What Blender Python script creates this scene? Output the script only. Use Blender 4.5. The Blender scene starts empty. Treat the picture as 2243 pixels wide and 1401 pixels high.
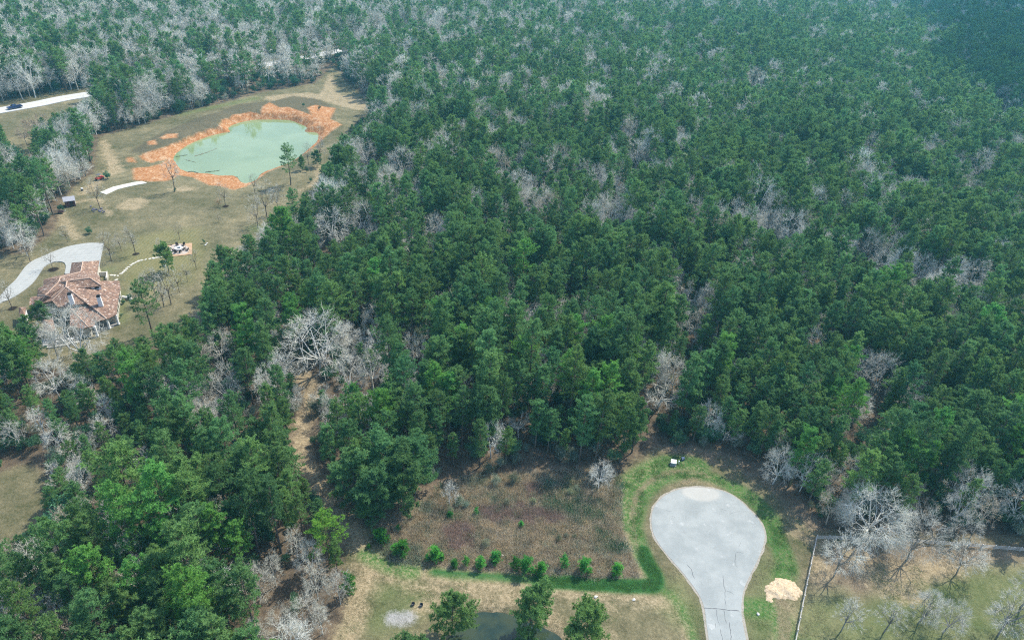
import bpy, bmesh, math, random
import numpy as np
from mathutils import Vector, Matrix

# ---------------------------------------------------------------- camera, light, exposure
F, CX, CY = 1495.0, 1121.5, 700.5            # focal length and centre in photo pixels (2243 x 1401)
PITCH, ROLL, CAMH = math.radians(33), math.radians(4), 104.0
SUN_EL, SUN_AZ = math.radians(53), math.radians(44.5)   # azimuth clockwise from +Y
scene = bpy.context.scene
fw = np.array([0, math.cos(PITCH), -math.sin(PITCH)])
_r0 = np.array([1.0, 0, 0]); _u0 = np.array([0, math.sin(PITCH), math.cos(PITCH)])
RT = math.cos(ROLL) * _r0 + math.sin(ROLL) * _u0
UP = math.cos(ROLL) * _u0 - math.sin(ROLL) * _r0
CAM = np.array([0, 0, CAMH])
cam_data = bpy.data.cameras.new("camera")
cam_data.sensor_width = 36; cam_data.lens = F / 2243 * 36
cam_data.clip_start = 0.5; cam_data.clip_end = 30000
cam = bpy.data.objects.new("camera", cam_data)
scene.collection.objects.link(cam)
m = Matrix.Identity(4)
for i in range(3):
    m[i][0] = RT[i]; m[i][1] = UP[i]; m[i][2] = -fw[i]; m[i][3] = CAM[i]
cam.matrix_world = m
scene.camera = cam

world = bpy.data.worlds.new("World"); scene.world = world
world.use_nodes = True
wn = world.node_tree
sky = wn.nodes.new("ShaderNodeTexSky"); sky.sky_type = 'NISHITA'; sky.sun_disc = False
sky.sun_elevation = SUN_EL; sky.sun_rotation = SUN_AZ
bg = wn.nodes["Background"]; bg.inputs[1].default_value = 0.15
wn.links.new(sky.outputs[0], bg.inputs[0])
sd = bpy.data.lights.new("sun", 'SUN'); sd.energy = 2.7; sd.angle = math.radians(0.5); sd.color = (1.0, 0.94, 0.82)
sun = bpy.data.objects.new("sun", sd); scene.collection.objects.link(sun)
SUNV = np.array([math.sin(SUN_AZ) * math.cos(SUN_EL), math.cos(SUN_AZ) * math.cos(SUN_EL), math.sin(SUN_EL)])
sun.rotation_euler = Vector(SUNV).to_track_quat('Z', 'Y').to_euler()
sun.location = (60, 200, 300)
scene.view_settings.view_transform = 'Standard'; scene.view_settings.look = 'None'
scene.view_settings.gamma = 1; scene.view_settings.use_curve_mapping = False
scene.view_settings.exposure = 1.27
cy = scene.cycles
cy.use_denoising = False; cy.pixel_filter_type = 'BLACKMAN_HARRIS'; cy.filter_width = 1.15
cy.max_bounces = 5; cy.diffuse_bounces = 4; cy.glossy_bounces = 3; cy.transmission_bounces = 4
cy.volume_bounces = 0; cy.transparent_max_bounces = 6
cy.caustics_reflective = False; cy.caustics_refractive = False

# ---------------------------------------------------------------- helpers
def un(x, y, z=0.0):
    v = fw * F + (x - CX) * RT - (y - CY) * UP
    return CAM + (z - CAMH) / v[2] * v
def pr(p):
    q = np.asarray(p, float) - CAM
    w = q @ fw
    return np.stack([CX + F * (q @ RT) / w, CY - F * (q @ UP) / w, w], -1)
def ppts(pts, z=0.0, s=1.0, o=(0, 0)):
    return [tuple(un(o[0] + a / s, o[1] + b / s, z)[:2]) for a, b in pts]
def link(o):
    scene.collection.objects.link(o); return o
def setp(o, label=None, cat=None, group=None, kind=None):
    if label: o['label'] = label
    if cat: o['category'] = cat
    if group: o['group'] = group
    if kind: o['kind'] = kind
    return o
def mesh_np(name, verts, tris, mats, midx=None, smooth=False):
    """verts (n,3), tris (m,k) arrays"""
    me = bpy.data.meshes.new(name)
    verts = np.asarray(verts, np.float32); tris = np.asarray(tris, np.int32)
    k = tris.shape[1]
    me.vertices.add(len(verts)); me.vertices.foreach_set("co", verts.ravel())
    me.loops.add(tris.size); me.loops.foreach_set("vertex_index", tris.ravel())
    me.polygons.add(len(tris))
    me.polygons.foreach_set("loop_start", np.arange(0, tris.size, k, dtype=np.int32))
    me.polygons.foreach_set("loop_total", np.full(len(tris), k, np.int32))
    for mm in (mats if isinstance(mats, (list, tuple)) else [mats]): me.materials.append(mm)
    if midx is not None: me.polygons.foreach_set("material_index", np.asarray(midx, np.int32))
    if smooth: me.polygons.foreach_set("use_smooth", np.ones(len(tris), bool))
    me.update(calc_edges=True)
    return me
def obj(name, me, parent=None, loc=None):
    o = bpy.data.objects.new(name, me)
    if loc is not None: o.location = loc
    if parent is not None: o.parent = parent
    return link(o)
def empty(name, loc, rz=0, scale=1.0):
    o = bpy.data.objects.new(name, None); o.location = loc; o.rotation_euler = (0, 0, rz)
    o.scale = (scale,) * 3
    o.empty_display_size = 0.3
    return link(o)

class MB:
    """collects boxes, prisms, tubes and polygons into one mesh"""
    def __init__(s): s.v = []; s.f = []; s.m = []
    def add(s, verts, faces, mi=0):
        b = len(s.v); s.v += [tuple(map(float, p)) for p in verts]
        s.f += [tuple(b + i for i in f) for f in faces]; s.m += [mi] * len(faces); return s
    def box(s, c, d, rz=0, mi=0, top=1.0):
        cx, cy_, cz = c; dx, dy, dz = (q / 2 for q in d); cr, sr = math.cos(rz), math.sin(rz); vs = []
        for z, k in ((-dz, 1), (dz, top)):
            for x, y in ((-dx, -dy), (dx, -dy), (dx, dy), (-dx, dy)):
                x *= k; y *= k
                vs.append((cx + x * cr - y * sr, cy_ + x * sr + y * cr, cz + z))
        return s.add(vs, [(3, 2, 1, 0), (4, 5, 6, 7), (0, 1, 5, 4), (1, 2, 6, 5), (2, 3, 7, 6), (3, 0, 4, 7)], mi)
    def prism(s, poly, z0, z1, mi=0):
        n = len(poly)
        vs = [(x, y, z0) for x, y in poly] + [(x, y, z1) for x, y in poly]
        a = sum(poly[i][0] * poly[(i + 1) % n][1] - poly[(i + 1) % n][0] * poly[i][1] for i in range(n))
        fs = [tuple(range(n))[::-1], tuple(range(n, 2 * n))] + [(i, (i + 1) % n, n + (i + 1) % n, n + i) for i in range(n)]
        if a < 0: fs = [f[::-1] for f in fs]
        return s.add(vs, fs, mi)
    def tube(s, p0, p1, r0, r1=None, n=8, mi=0, caps=True):
        r1 = r0 if r1 is None else r1
        p0, p1 = Vector(p0), Vector(p1); ax = (p1 - p0).normalized()
        u = ax.orthogonal().normalized(); w = ax.cross(u); vs = []
        for p, r in ((p0, r0), (p1, r1)):
            for i in range(n):
                a = 2 * math.pi * i / n
                vs.append(p + (u * math.cos(a) + w * math.sin(a)) * r)
        fs = [(i, (i + 1) % n, n + (i + 1) % n, n + i) for i in range(n)]
        if caps: fs += [tuple(range(n))[::-1], tuple(range(n, 2 * n))]
        return s.add(vs, fs, mi)
    def slab(s, pts, th, mi=0):
        """polygon of 3D points given an own thickness downwards"""
        n = len(pts); p = [Vector(q) for q in pts]
        nor = Vector((0, 0, 0))
        for i in range(n):
            a, b = p[i], p[(i + 1) % n]
            nor += Vector(((a.y - b.y) * (a.z + b.z), (a.z - b.z) * (a.x + b.x), (a.x - b.x) * (a.y + b.y)))
        if nor.z < 0: p = p[::-1]
        vs = list(p) + [q - Vector((0, 0, th)) for q in p]
        fs = [tuple(range(n)), tuple(range(n, 2 * n))[::-1]] + [((i + 1) % n, i, n + i, n + (i + 1) % n) for i in range(n)]
        return s.add(vs, fs, mi)
    def mesh(s, name, mats, bevel=0, smooth=False):
        me = bpy.data.meshes.new(name); me.from_pydata(s.v, [], s.f)
        for mm in (mats if isinstance(mats, (list, tuple)) else [mats]): me.materials.append(mm)
        me.polygons.foreach_set("material_index", s.m)
        if bevel:
            bm = bmesh.new(); bm.from_mesh(me)
            bmesh.ops.bevel(bm, geom=list(bm.edges), offset=bevel, segments=2, affect='EDGES', clamp_overlap=True)
            bm.to_mesh(me); bm.free()
        if smooth: me.polygons.foreach_set("use_smooth", [True] * len(me.polygons))
        me.update(); return me
    def build(s, name, mats, parent=None, loc=None, bevel=0, smooth=False):
        return obj(name, s.mesh(name, mats, bevel, smooth), parent, loc)

# ---------------------------------------------------------------- value noise (numpy)
def vnoise(x, y, scale, seed=0):
    r = np.random.RandomState(seed); g = r.rand(256, 256)
    x = np.asarray(x) / scale + 1000; y = np.asarray(y) / scale + 1000
    xi = np.floor(x).astype(int); yi = np.floor(y).astype(int); fx = x - xi; fy = y - yi
    fx = fx * fx * (3 - 2 * fx); fy = fy * fy * (3 - 2 * fy)
    a = g[xi % 256, yi % 256]; b = g[(xi + 1) % 256, yi % 256]; c = g[xi % 256, (yi + 1) % 256]; d_ = g[(xi + 1) % 256, (yi + 1) % 256]
    return (a * (1 - fx) + b * fx) * (1 - fy) + (c * (1 - fx) + d_ * fx) * fy - 0.5
def sd_poly(X, Y, poly):
    """signed distance, positive inside"""
    P = np.asarray(poly); n = len(P); d2 = np.full(X.shape, 1e9); ins = np.zeros(X.shape, bool)
    for i in range(n):
        a, b = P[i], P[(i + 1) % n]; e = b - a; l2 = e @ e + 1e-9
        t = np.clip(((X - a[0]) * e[0] + (Y - a[1]) * e[1]) / l2, 0, 1)
        d2 = np.minimum(d2, (X - a[0] - t * e[0]) ** 2 + (Y - a[1] - t * e[1]) ** 2)
        c = ((a[1] > Y) != (b[1] > Y)) & (X < (b[0] - a[0]) * (Y - a[1]) / (b[1] - a[1] + 1e-12) + a[0])
        ins ^= c
    d_ = np.sqrt(d2); return np.where(ins, d_, -d_)
def sd_line(X, Y, pts, hw):
    d2 = np.full(X.shape, 1e9); P = np.asarray(pts)
    for a, b in zip(P[:-1], P[1:]):
        e = b - a; l2 = e @ e + 1e-9
        t = np.clip(((X - a[0]) * e[0] + (Y - a[1]) * e[1]) / l2, 0, 1)
        d2 = np.minimum(d2, (X - a[0] - t * e[0]) ** 2 + (Y - a[1] - t * e[1]) ** 2)
    return hw - np.sqrt(d2)
def inpoly(X, Y, poly):
    P = np.asarray(poly); ins = np.zeros(np.shape(X), bool)
    for i in range(len(P)):
        a, b = P[i], P[(i + 1) % len(P)]
        ins ^= ((a[1] > Y) != (b[1] > Y)) & (X < (b[0] - a[0]) * (Y - a[1]) / (b[1] - a[1] + 1e-12) + a[0])
    return ins
def smooth_line(pts, n=6):
    """Catmull-Rom through points"""
    P = np.asarray(pts, float); P = np.vstack([2 * P[0] - P[1], P, 2 * P[-1] - P[-2]]); out = []
    for i in range(1, len(P) - 2):
        for k in range(n):
            t = k / n
            out.append(0.5 * (2 * P[i] + (P[i + 1] - P[i - 1]) * t + (2 * P[i - 1] - 5 * P[i] + 4 * P[i + 1] - P[i + 2]) * t * t
                              + (3 * P[i] - P[i - 1] - 3 * P[i + 1] + P[i + 2]) * t ** 3))
    out.append(P[-2]); return [tuple(p) for p in out]
def smooth_loop(pts, n=5):
    P = list(pts); q = smooth_line([P[-1]] + P + [P[0], P[1]], n)
    return q[n:-n - 1]

# ---------------------------------------------------------------- node helpers
class NT:
    def __init__(s, name):
        s.mat = bpy.data.materials.new(name); s.mat.use_nodes = True; s.t = s.mat.node_tree
        s.bsdf = s.t.nodes["Principled BSDF"]; s.out = s.t.nodes["Material Output"]
        s.bsdf.inputs["Roughness"].default_value = 0.9
        s.bsdf.inputs["Specular IOR Level"].default_value = 0.2
    def n(s, typ, **kw):
        q = s.t.nodes.new(typ)
        for k, v in kw.items(): setattr(q, k, v)
        return q
    def put(s, sock, v):
        if isinstance(v, bpy.types.NodeSocket): s.t.links.new(v, sock)
        elif v is not None: sock.default_value = v
    def math(s, op, a, b=None, c=None, clamp=False):
        q = s.n("ShaderNodeMath", operation=op); q.use_clamp = clamp
        for i, v in enumerate((a, b, c)): s.put(q.inputs[i], v)
        return q.outputs[0]
    def noise(s, scale, detail=3, rough=0.55, vec=None, dist=0.0):
        q = s.n("ShaderNodeTexNoise"); q.inputs["Scale"].default_value = scale; q.inputs["Detail"].default_value = detail
        q.inputs["Roughness"].default_value = rough; q.inputs["Distortion"].default_value = dist
        s.put(q.inputs["Vector"], s.pos if vec is None else vec); return q.outputs[0]
    @property
    def pos(s):
        if not hasattr(s, '_p'): s._p = s.n("ShaderNodeNewGeometry").outputs["Position"]
        return s._p
    @property
    def objco(s):
        if not hasattr(s, '_o'): s._o = s.n("ShaderNodeTexCoord").outputs["Object"]
        return s._o
    def ramp(s, fac, stops, interp='LINEAR'):
        q = s.n("ShaderNodeValToRGB"); q.color_ramp.interpolation = interp; e = q.color_ramp.elements
        while len(e) < len(stops): e.new(0.5)
        for el, (p, c) in zip(e, stops): el.position = p; el.color = (*c, 1) if len(c) == 3 else c
        s.put(q.inputs[0], fac); return q.outputs[0]
    def mix(s, fac, a, b, blend='MIX'):
        q = s.n("ShaderNodeMix", data_type='RGBA', blend_type=blend); q.clamp_result = False
        s.put(q.inputs[0], fac)
        s.put(q.inputs[6], (*a, 1) if isinstance(a, tuple) and len(a) == 3 else a)
        s.put(q.inputs[7], (*b, 1) if isinstance(b, tuple) and len(b) == 3 else b); return q.outputs[2]
    def smooth(s, v, lo, hi):
        q = s.n("ShaderNodeMapRange", interpolation_type='SMOOTHSTEP')
        s.put(q.inputs[0], v); q.inputs[1].default_value = lo; q.inputs[2].default_value = hi; return q.outputs[0]
    def attr(s, name):
        return s.n("ShaderNodeAttribute", attribute_name=name).outputs["Fac"]
    def bump(s, h, strength=0.4, dist=0.1):
        q = s.n("ShaderNodeBump"); q.inputs["Strength"].default_value = strength; q.inputs["Distance"].default_value = dist
        s.put(q.inputs["Height"], h); s.t.links.new(q.outputs[0], s.bsdf.inputs["Normal"])
    def col(s, c): s.put(s.bsdf.inputs["Base Color"], (*c, 1) if isinstance(c, tuple) and len(c) == 3 else c); return s

def simple(name, c, c2=None, scale=2.0, rough=0.85, metal=0.0, spec=0.25, coat=0.0):
    t = NT(name)
    c2 = c2 or tuple(q * 0.75 for q in c)
    f = t.smooth(t.noise(scale, 4, 0.65, t.objco), 0.3, 0.7)
    t.col(t.mix(f, c, c2)); t.bsdf.inputs["Roughness"].default_value = rough
    t.bsdf.inputs["Metallic"].default_value = metal; t.bsdf.inputs["Specular IOR Level"].default_value = spec
    if coat: t.bsdf.inputs["Coat Weight"].default_value = coat
    return t.mat

def leaf_mat(name, lo, hi, trans=0.25, vary=0.35):
    """foliage: each tree its own shade, translucent leaves"""
    t = NT(name); oi = t.n("ShaderNodeObjectInfo")
    f = t.noise(0.9, 2, 0.6, t.objco)
    c = t.mix(t.smooth(f, 0.3, 0.7), lo, hi)
    k = t.math('MULTIPLY_ADD', oi.outputs["Random"], vary * 2, 1 - vary)
    tone = t.ramp(t.math('FRACT', t.math('MULTIPLY', oi.outputs["Random"], 7.31)), [(0, (0.82, 0.97, 1.05)), (0.5, (1, 1, 1)), (1, (1.08, 1.04, 0.86))])
    c = t.mix(1.0, c, tone, 'MULTIPLY')
    c = t.mix(1.0, c, oi.outputs["Color"], 'MULTIPLY')
    v = t.n("ShaderNodeVectorMath", operation='SCALE'); t.t.links.new(c, v.inputs[0]); t.t.links.new(k, v.inputs[3])
    d1 = t.n("ShaderNodeBsdfDiffuse"); d2 = t.n("ShaderNodeBsdfTranslucent"); mx = t.n("ShaderNodeMixShader")
    mx.inputs[0].default_value = trans
    t.t.links.new(v.outputs[0], d1.inputs[0]); t.t.links.new(v.outputs[0], d2.inputs[0])
    t.t.links.new(d1.outputs[0], mx.inputs[1]); t.t.links.new(d2.outputs[0], mx.inputs[2])
    t.t.links.new(mx.outputs[0], t.out.inputs[0]); t.t.nodes.remove(t.bsdf)
    return t.mat

def bark_mat(name, lo, hi, vary=0.2):
    t = NT(name); oi = t.n("ShaderNodeObjectInfo")
    c = t.mix(t.noise(1.5, 3, 0.6, t.objco), lo, hi)
    c = t.mix(1.0, c, oi.outputs["Color"], 'MULTIPLY')
    k = t.math('MULTIPLY_ADD', oi.outputs["Random"], vary * 2, 1 - vary)
    v = t.n("ShaderNodeVectorMath", operation='SCALE'); t.t.links.new(c, v.inputs[0]); t.t.links.new(k, v.inputs[3])
    t.col(v.outputs[0]); return t.mat

M = {}
M['needle'] = leaf_mat("pine_needles", (0.130, 0.240, 0.082), (0.195, 0.345, 0.118), 0.48, 0.2)
M['needle_far'] = M['needle']
M['pine_bark'] = bark_mat("pine_bark", (0.10, 0.075, 0.055), (0.17, 0.13, 0.10))
M['grey_bark'] = bark_mat("grey_bark", (0.42, 0.41, 0.36), (0.60, 0.59, 0.54))
M['twig'] = bark_mat("bare_twigs", (0.48, 0.47, 0.395), (0.64, 0.63, 0.54))
M['broad'] = leaf_mat("broad_leaves", (0.06, 0.14, 0.07), (0.11, 0.22, 0.115), 0.3)
M['greyleaf'] = leaf_mat("grey_leaves", (0.18, 0.21, 0.14), (0.31, 0.345, 0.24), 0.35)
M['young'] = leaf_mat("young_needles", (0.05, 0.19, 0.035), (0.10, 0.33, 0.06), 0.3)
M['dry'] = leaf_mat("dry_weeds", (0.38, 0.305, 0.215), (0.66, 0.565, 0.42), 0.5, 0.4)
M['dryred'] = leaf_mat("red_weeds", (0.30, 0.21, 0.18), (0.48, 0.36, 0.31), 0.5, 0.35)
M['straw'] = leaf_mat("dry_grass", (0.19, 0.172, 0.105), (0.33, 0.29, 0.19), 0.4, 0.35)
M['grass'] = leaf_mat("grass_blades", (0.06, 0.17, 0.035), (0.16, 0.29, 0.085), 0.3, 0.4)

# ---------------------------------------------------------------- places (photo pixels put on the ground)
S2, O2 = 3.687, (250, 100)       # scale and origin of the enlarged crops the outlines were read from
S6, O6 = 2.804, (700, 950)
S7, O7 = 2.796, (1300, 900)
WATER_Z = -1.5
POND = smooth_loop(ppts([(490, 895), (600, 805), (760, 738), (880, 708), (940, 700), (925, 665), (1000, 628), (1120, 603), (1210, 600), (1310, 600), (1420, 606),
             (1510, 640), (1555, 662), (1540, 697), (1640, 708), (1635, 770), (1570, 830), (1500, 890), (1400, 950), (1300, 985), (1190, 1030),
             (1150, 1078), (1075, 1108), (1025, 1095), (980, 1052), (850, 1046), (760, 1030), (650, 1025), (560, 1005), (520, 965)], WATER_Z, S2, O2), 3)
SPOND_Z = -0.7
SPOND = smooth_loop(ppts([(975, 1420), (985, 1395), (1005, 1365), (1031, 1347), (1075, 1341), (1117, 1347), (1150, 1362), (1180, 1372), (1225, 1396), (1250, 1440), (1215, 1540), (1100, 1570), (1000, 1500)], SPOND_Z), 4)
CULDESAC = ppts([(690, 1290), (680, 1210), (655, 1140), (610, 1070), (540, 980), (470, 900), (400, 810), (365, 740), (355, 660),
    (370, 590), (420, 530), (500, 487), (600, 467), (700, 472), (800, 493), (880, 535), (950, 600), (1010, 665), (1046, 740), (1040, 820), (1000, 920), (950, 1020),
    (918, 1100), (905, 1200), (912, 1290)], 0, S7, O7)
_la, _lb, _ra, _rb = (np.array(un(*q)[:2]) for q in ((1547, 1361), (1552.5, 1401), (1628, 1361), (1634, 1401)))
_ld = (_lb - _la) / np.linalg.norm(_lb - _la); _rd = (_rb - _ra) / np.linalg.norm(_rb - _ra)
CULDESAC = smooth_line(CULDESAC, 3) + [tuple(_rb), tuple(_rb + _rd * 45), tuple(_lb + _ld * 45), tuple(_lb)]
BRUSH = ppts([(350, 625), (470, 560), (600, 495), (690, 340), (900, 260), (1200, 235), (1500, 215), (1780, 215), (1865, 300), (1850, 480), (1890, 680), (1985, 885),
    (1700, 888), (1500, 872), (1100, 850), (700, 808), (430, 778), (370, 700)], 0, S6, O6)
LAWN = ppts([(-120, 560), (0, 560), (60, 553), (125, 500), (140, 440), (170, 400), (205, 380), (215, 300), (330, 268), (440, 238), (570, 203), (690, 183), (735, 140), (760, 180),
    (830, 235), (785, 265), (755, 300), (735, 330), (730, 400), (680, 450), (650, 520), (590, 545), (500, 600), (455, 690), (370, 752), (260, 775), (205, 806), (-120, 806)])
NEAR = ppts([(765, 1170), (835, 1138), (930, 1085), (1340, 1060), (1385, 1010), (1440, 982), (1560, 980), (1690, 1055), (1760, 1130), (1790, 1160), (2000, 1172), (2420, 1180),
    (2500, 1600), (640, 1600), (765, 1330), (750, 1230)])
LEFTGAP = ppts([(-150, 1048), (0, 1035), (65, 1012), (110, 1050), (105, 1150), (0, 1185), (-150, 1220)])
TRAIL = smooth_line(ppts([(640, 800), (680, 850), (668, 905), (662, 960), (668, 1010), (692, 1060), (732, 1110), (768, 1160), (790, 1195), (810, 1230)]))
HIGHWAY = smooth_line(ppts([(-420, 320), (-160, 272), (0, 243), (80, 229), (160, 213), (330, 187), (480, 160), (608, 138), (730, 115), (850, 92), (1050, 58), (1260, 30), (1500, 2)]), 5)

# ---------------------------------------------------------------- ground: one sheet to the horizon
def axis(segs):
    out = []
    for a, b, st in segs: out += list(np.arange(a, b, st))
    return np.array(out)
gx = axis([(-9000, -3000, 1500), (-3000, -900, 350), (-900, -300, 60), (-300, -156, 1.3), (-156, -60, 0.65), (-60, 110, 0.9), (110, 300, 4), (300, 900, 60), (900, 3000, 350), (3000, 9001, 1500)])
gy = axis([(-6000, -600, 900), (-600, 30, 70), (30, 130, 0.9), (130, 225, 1.5), (225, 345, 0.65), (345, 480, 2.5), (480, 1000, 40), (1000, 3000, 250), (3000, 15001, 1500)])
GX, GY = np.meshgrid(gx, gy); shp = GX.shape
def near_box(pts, pad):
    P = np.asarray(pts); return (GX > P[:, 0].min() - pad) & (GX < P[:, 0].max() + pad) & (GY > P[:, 1].min() - pad) & (GY < P[:, 1].max() + pad)
def field(polys=(), lines=(), pad=14):
    out = np.full(shp, -14.0)
    for p in polys:
        b = near_box(p, pad); out[b] = np.maximum(out[b], sd_poly(GX[b], GY[b], p))
    for p, hw in lines:
        b = near_box(p, pad + hw); out[b] = np.maximum(out[b], sd_line(GX[b], GY[b], p, hw))
    return np.clip(out, -14, 14)
def ground_h(X, Y):
    X = np.atleast_1d(np.asarray(X, float)); Y = np.atleast_1d(np.asarray(Y, float))
    h = 0.25 * vnoise(X, Y, 23, 3) + 0.06 * vnoise(X, Y, 5, 4)
    P = np.asarray(POND); b = (X > P[:, 0].min() - 30) & (X < P[:, 0].max() + 30) & (Y > P[:, 1].min() - 30) & (Y < P[:, 1].max() + 30)
    if b.any():
        x, y = X[b], Y[b]; s = sd_poly(x, y, POND)
        a, c = np.array(un(383, 345, WATER_Z))[:2], np.array(un(700, 305, WATER_Z))[:2]
        e = c - a; side = (e[0] * (y - a[1]) - e[1] * (x - a[0])) / np.linalg.norm(e)        # >0 beyond the pond's long axis
        k = 1 / (1 + np.exp(-np.clip((side - 2) / 2.0, -30, 30)))
        gul = 0.9 * vnoise(x, y, 2.2, 8) + 0.7 * vnoise(x, y, 1.1, 9)
        dist = np.maximum(-s, 0)
        far_b = np.interp(dist + gul * np.clip(dist, 0, 2) * 0.6, [0, 0.5, 3.2, 6, 11, 16, 24], [WATER_Z, WATER_Z + 0.2, 0.9, 1.5, 1.7, 0.9, 0.0])
        near_b = np.interp(dist + gul * 0.8, [0, 1.5, 7, 14, 24], [WATER_Z, WATER_Z + 0.25, -0.5, 0.0, 0.0])
        hh = np.where(s > 0, WATER_Z - np.clip(s, 0, 2) * 0.7, k * far_b + (1 - k) * near_b)
        wgt = np.clip((26 + s) / 6, 0, 1)
        h[b] = h[b] * (1 - 0.6 * wgt) + hh * wgt
    P = np.asarray(SPOND); b = (X > P[:, 0].min() - 8) & (X < P[:, 0].max() + 8) & (Y > P[:, 1].min() - 8) & (Y < P[:, 1].max() + 8)
    if b.any():
        s = sd_poly(X[b], Y[b], SPOND)
        hh = np.interp(-s + 0.5 * vnoise(X[b], Y[b], 1.6, 12), [-3, 0, 0.25, 1.1, 3], [-2.2, SPOND_Z - 0.05, SPOND_Z + 0.1, -0.1, 0.0])
        wgt = np.clip((4 + s) / 3, 0, 1); h[b] = h[b] * (1 - wgt) + hh * wgt
    flat = np.zeros(X.shape)
    for p, hw in ((CULDESAC, 3.0),):
        q = np.asarray(p); b = (X > q[:, 0].min() - 6) & (X < q[:, 0].max() + 6) & (Y > 20) & (Y < q[:, 1].max() + 6)
        if b.any(): flat[b] = np.maximum(flat[b], np.clip((sd_poly(X[b], Y[b], p) + hw) / hw, 0, 1))
    return h * (1 - flat)
def gh(x, y): return float(ground_h(x, y)[0])
def gp(px, py, dz=0.0):
    zs = np.linspace(3.2, -3.0, 125); P = np.array([un(px, py, z) for z in zs]); g = ground_h(P[:, 0], P[:, 1])
    k = int(np.argmax(g >= zs)); p = un(px, py, g[k])
    return np.array([P[k, 0], P[k, 1], g[k] + dz])

def gpts(pts, s_=1.0, o=(0, 0)): return [tuple(gp(o[0] + a / s_, o[1] + b / s_)[:2]) for a, b in pts]
CLAY = [gpts(p, S2, O2) for p in (
    [(205, 890), (270, 862), (400, 825), (520, 785), (640, 728), (760, 680), (850, 655), (868, 600), (930, 590), (960, 560), (1100, 535), (1185, 560),
     (1215, 480), (1255, 455), (1330, 500), (1400, 495), (1510, 530), (1590, 560), (1560, 500), (1620, 478), (1700, 495), (1790, 505), (1745, 590), (1840, 640),
     (1745, 700), (1695, 745), (1640, 800), (1560, 858), (1480, 912), (1380, 965), (1250, 1015), (1150, 1085), (1060, 1140), (970, 1165), (860, 1135), (760, 1125), (640, 1065),
     (520, 1045), (440, 1092), (290, 1098), (160, 1085), (150, 990), (280, 980), (380, 955), (425, 920), (300, 948), (220, 918)],
    [(370, 745), (430, 712), (512, 712), (505, 745), (400, 757)], [(98, 898), (150, 905), (182, 945), (110, 940)], [(265, 775), (330, 762), (345, 800), (280, 802)])]
GZ = ground_h(GX.ravel(), GY.ravel()).reshape(shp)
ny, nx = shp
idx = np.arange(nx * ny).reshape(ny, nx)
quads = np.stack([idx[:-1, :-1], idx[:-1, 1:], idx[1:, 1:], idx[1:, :-1]], -1).reshape(-1, 4)

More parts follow.
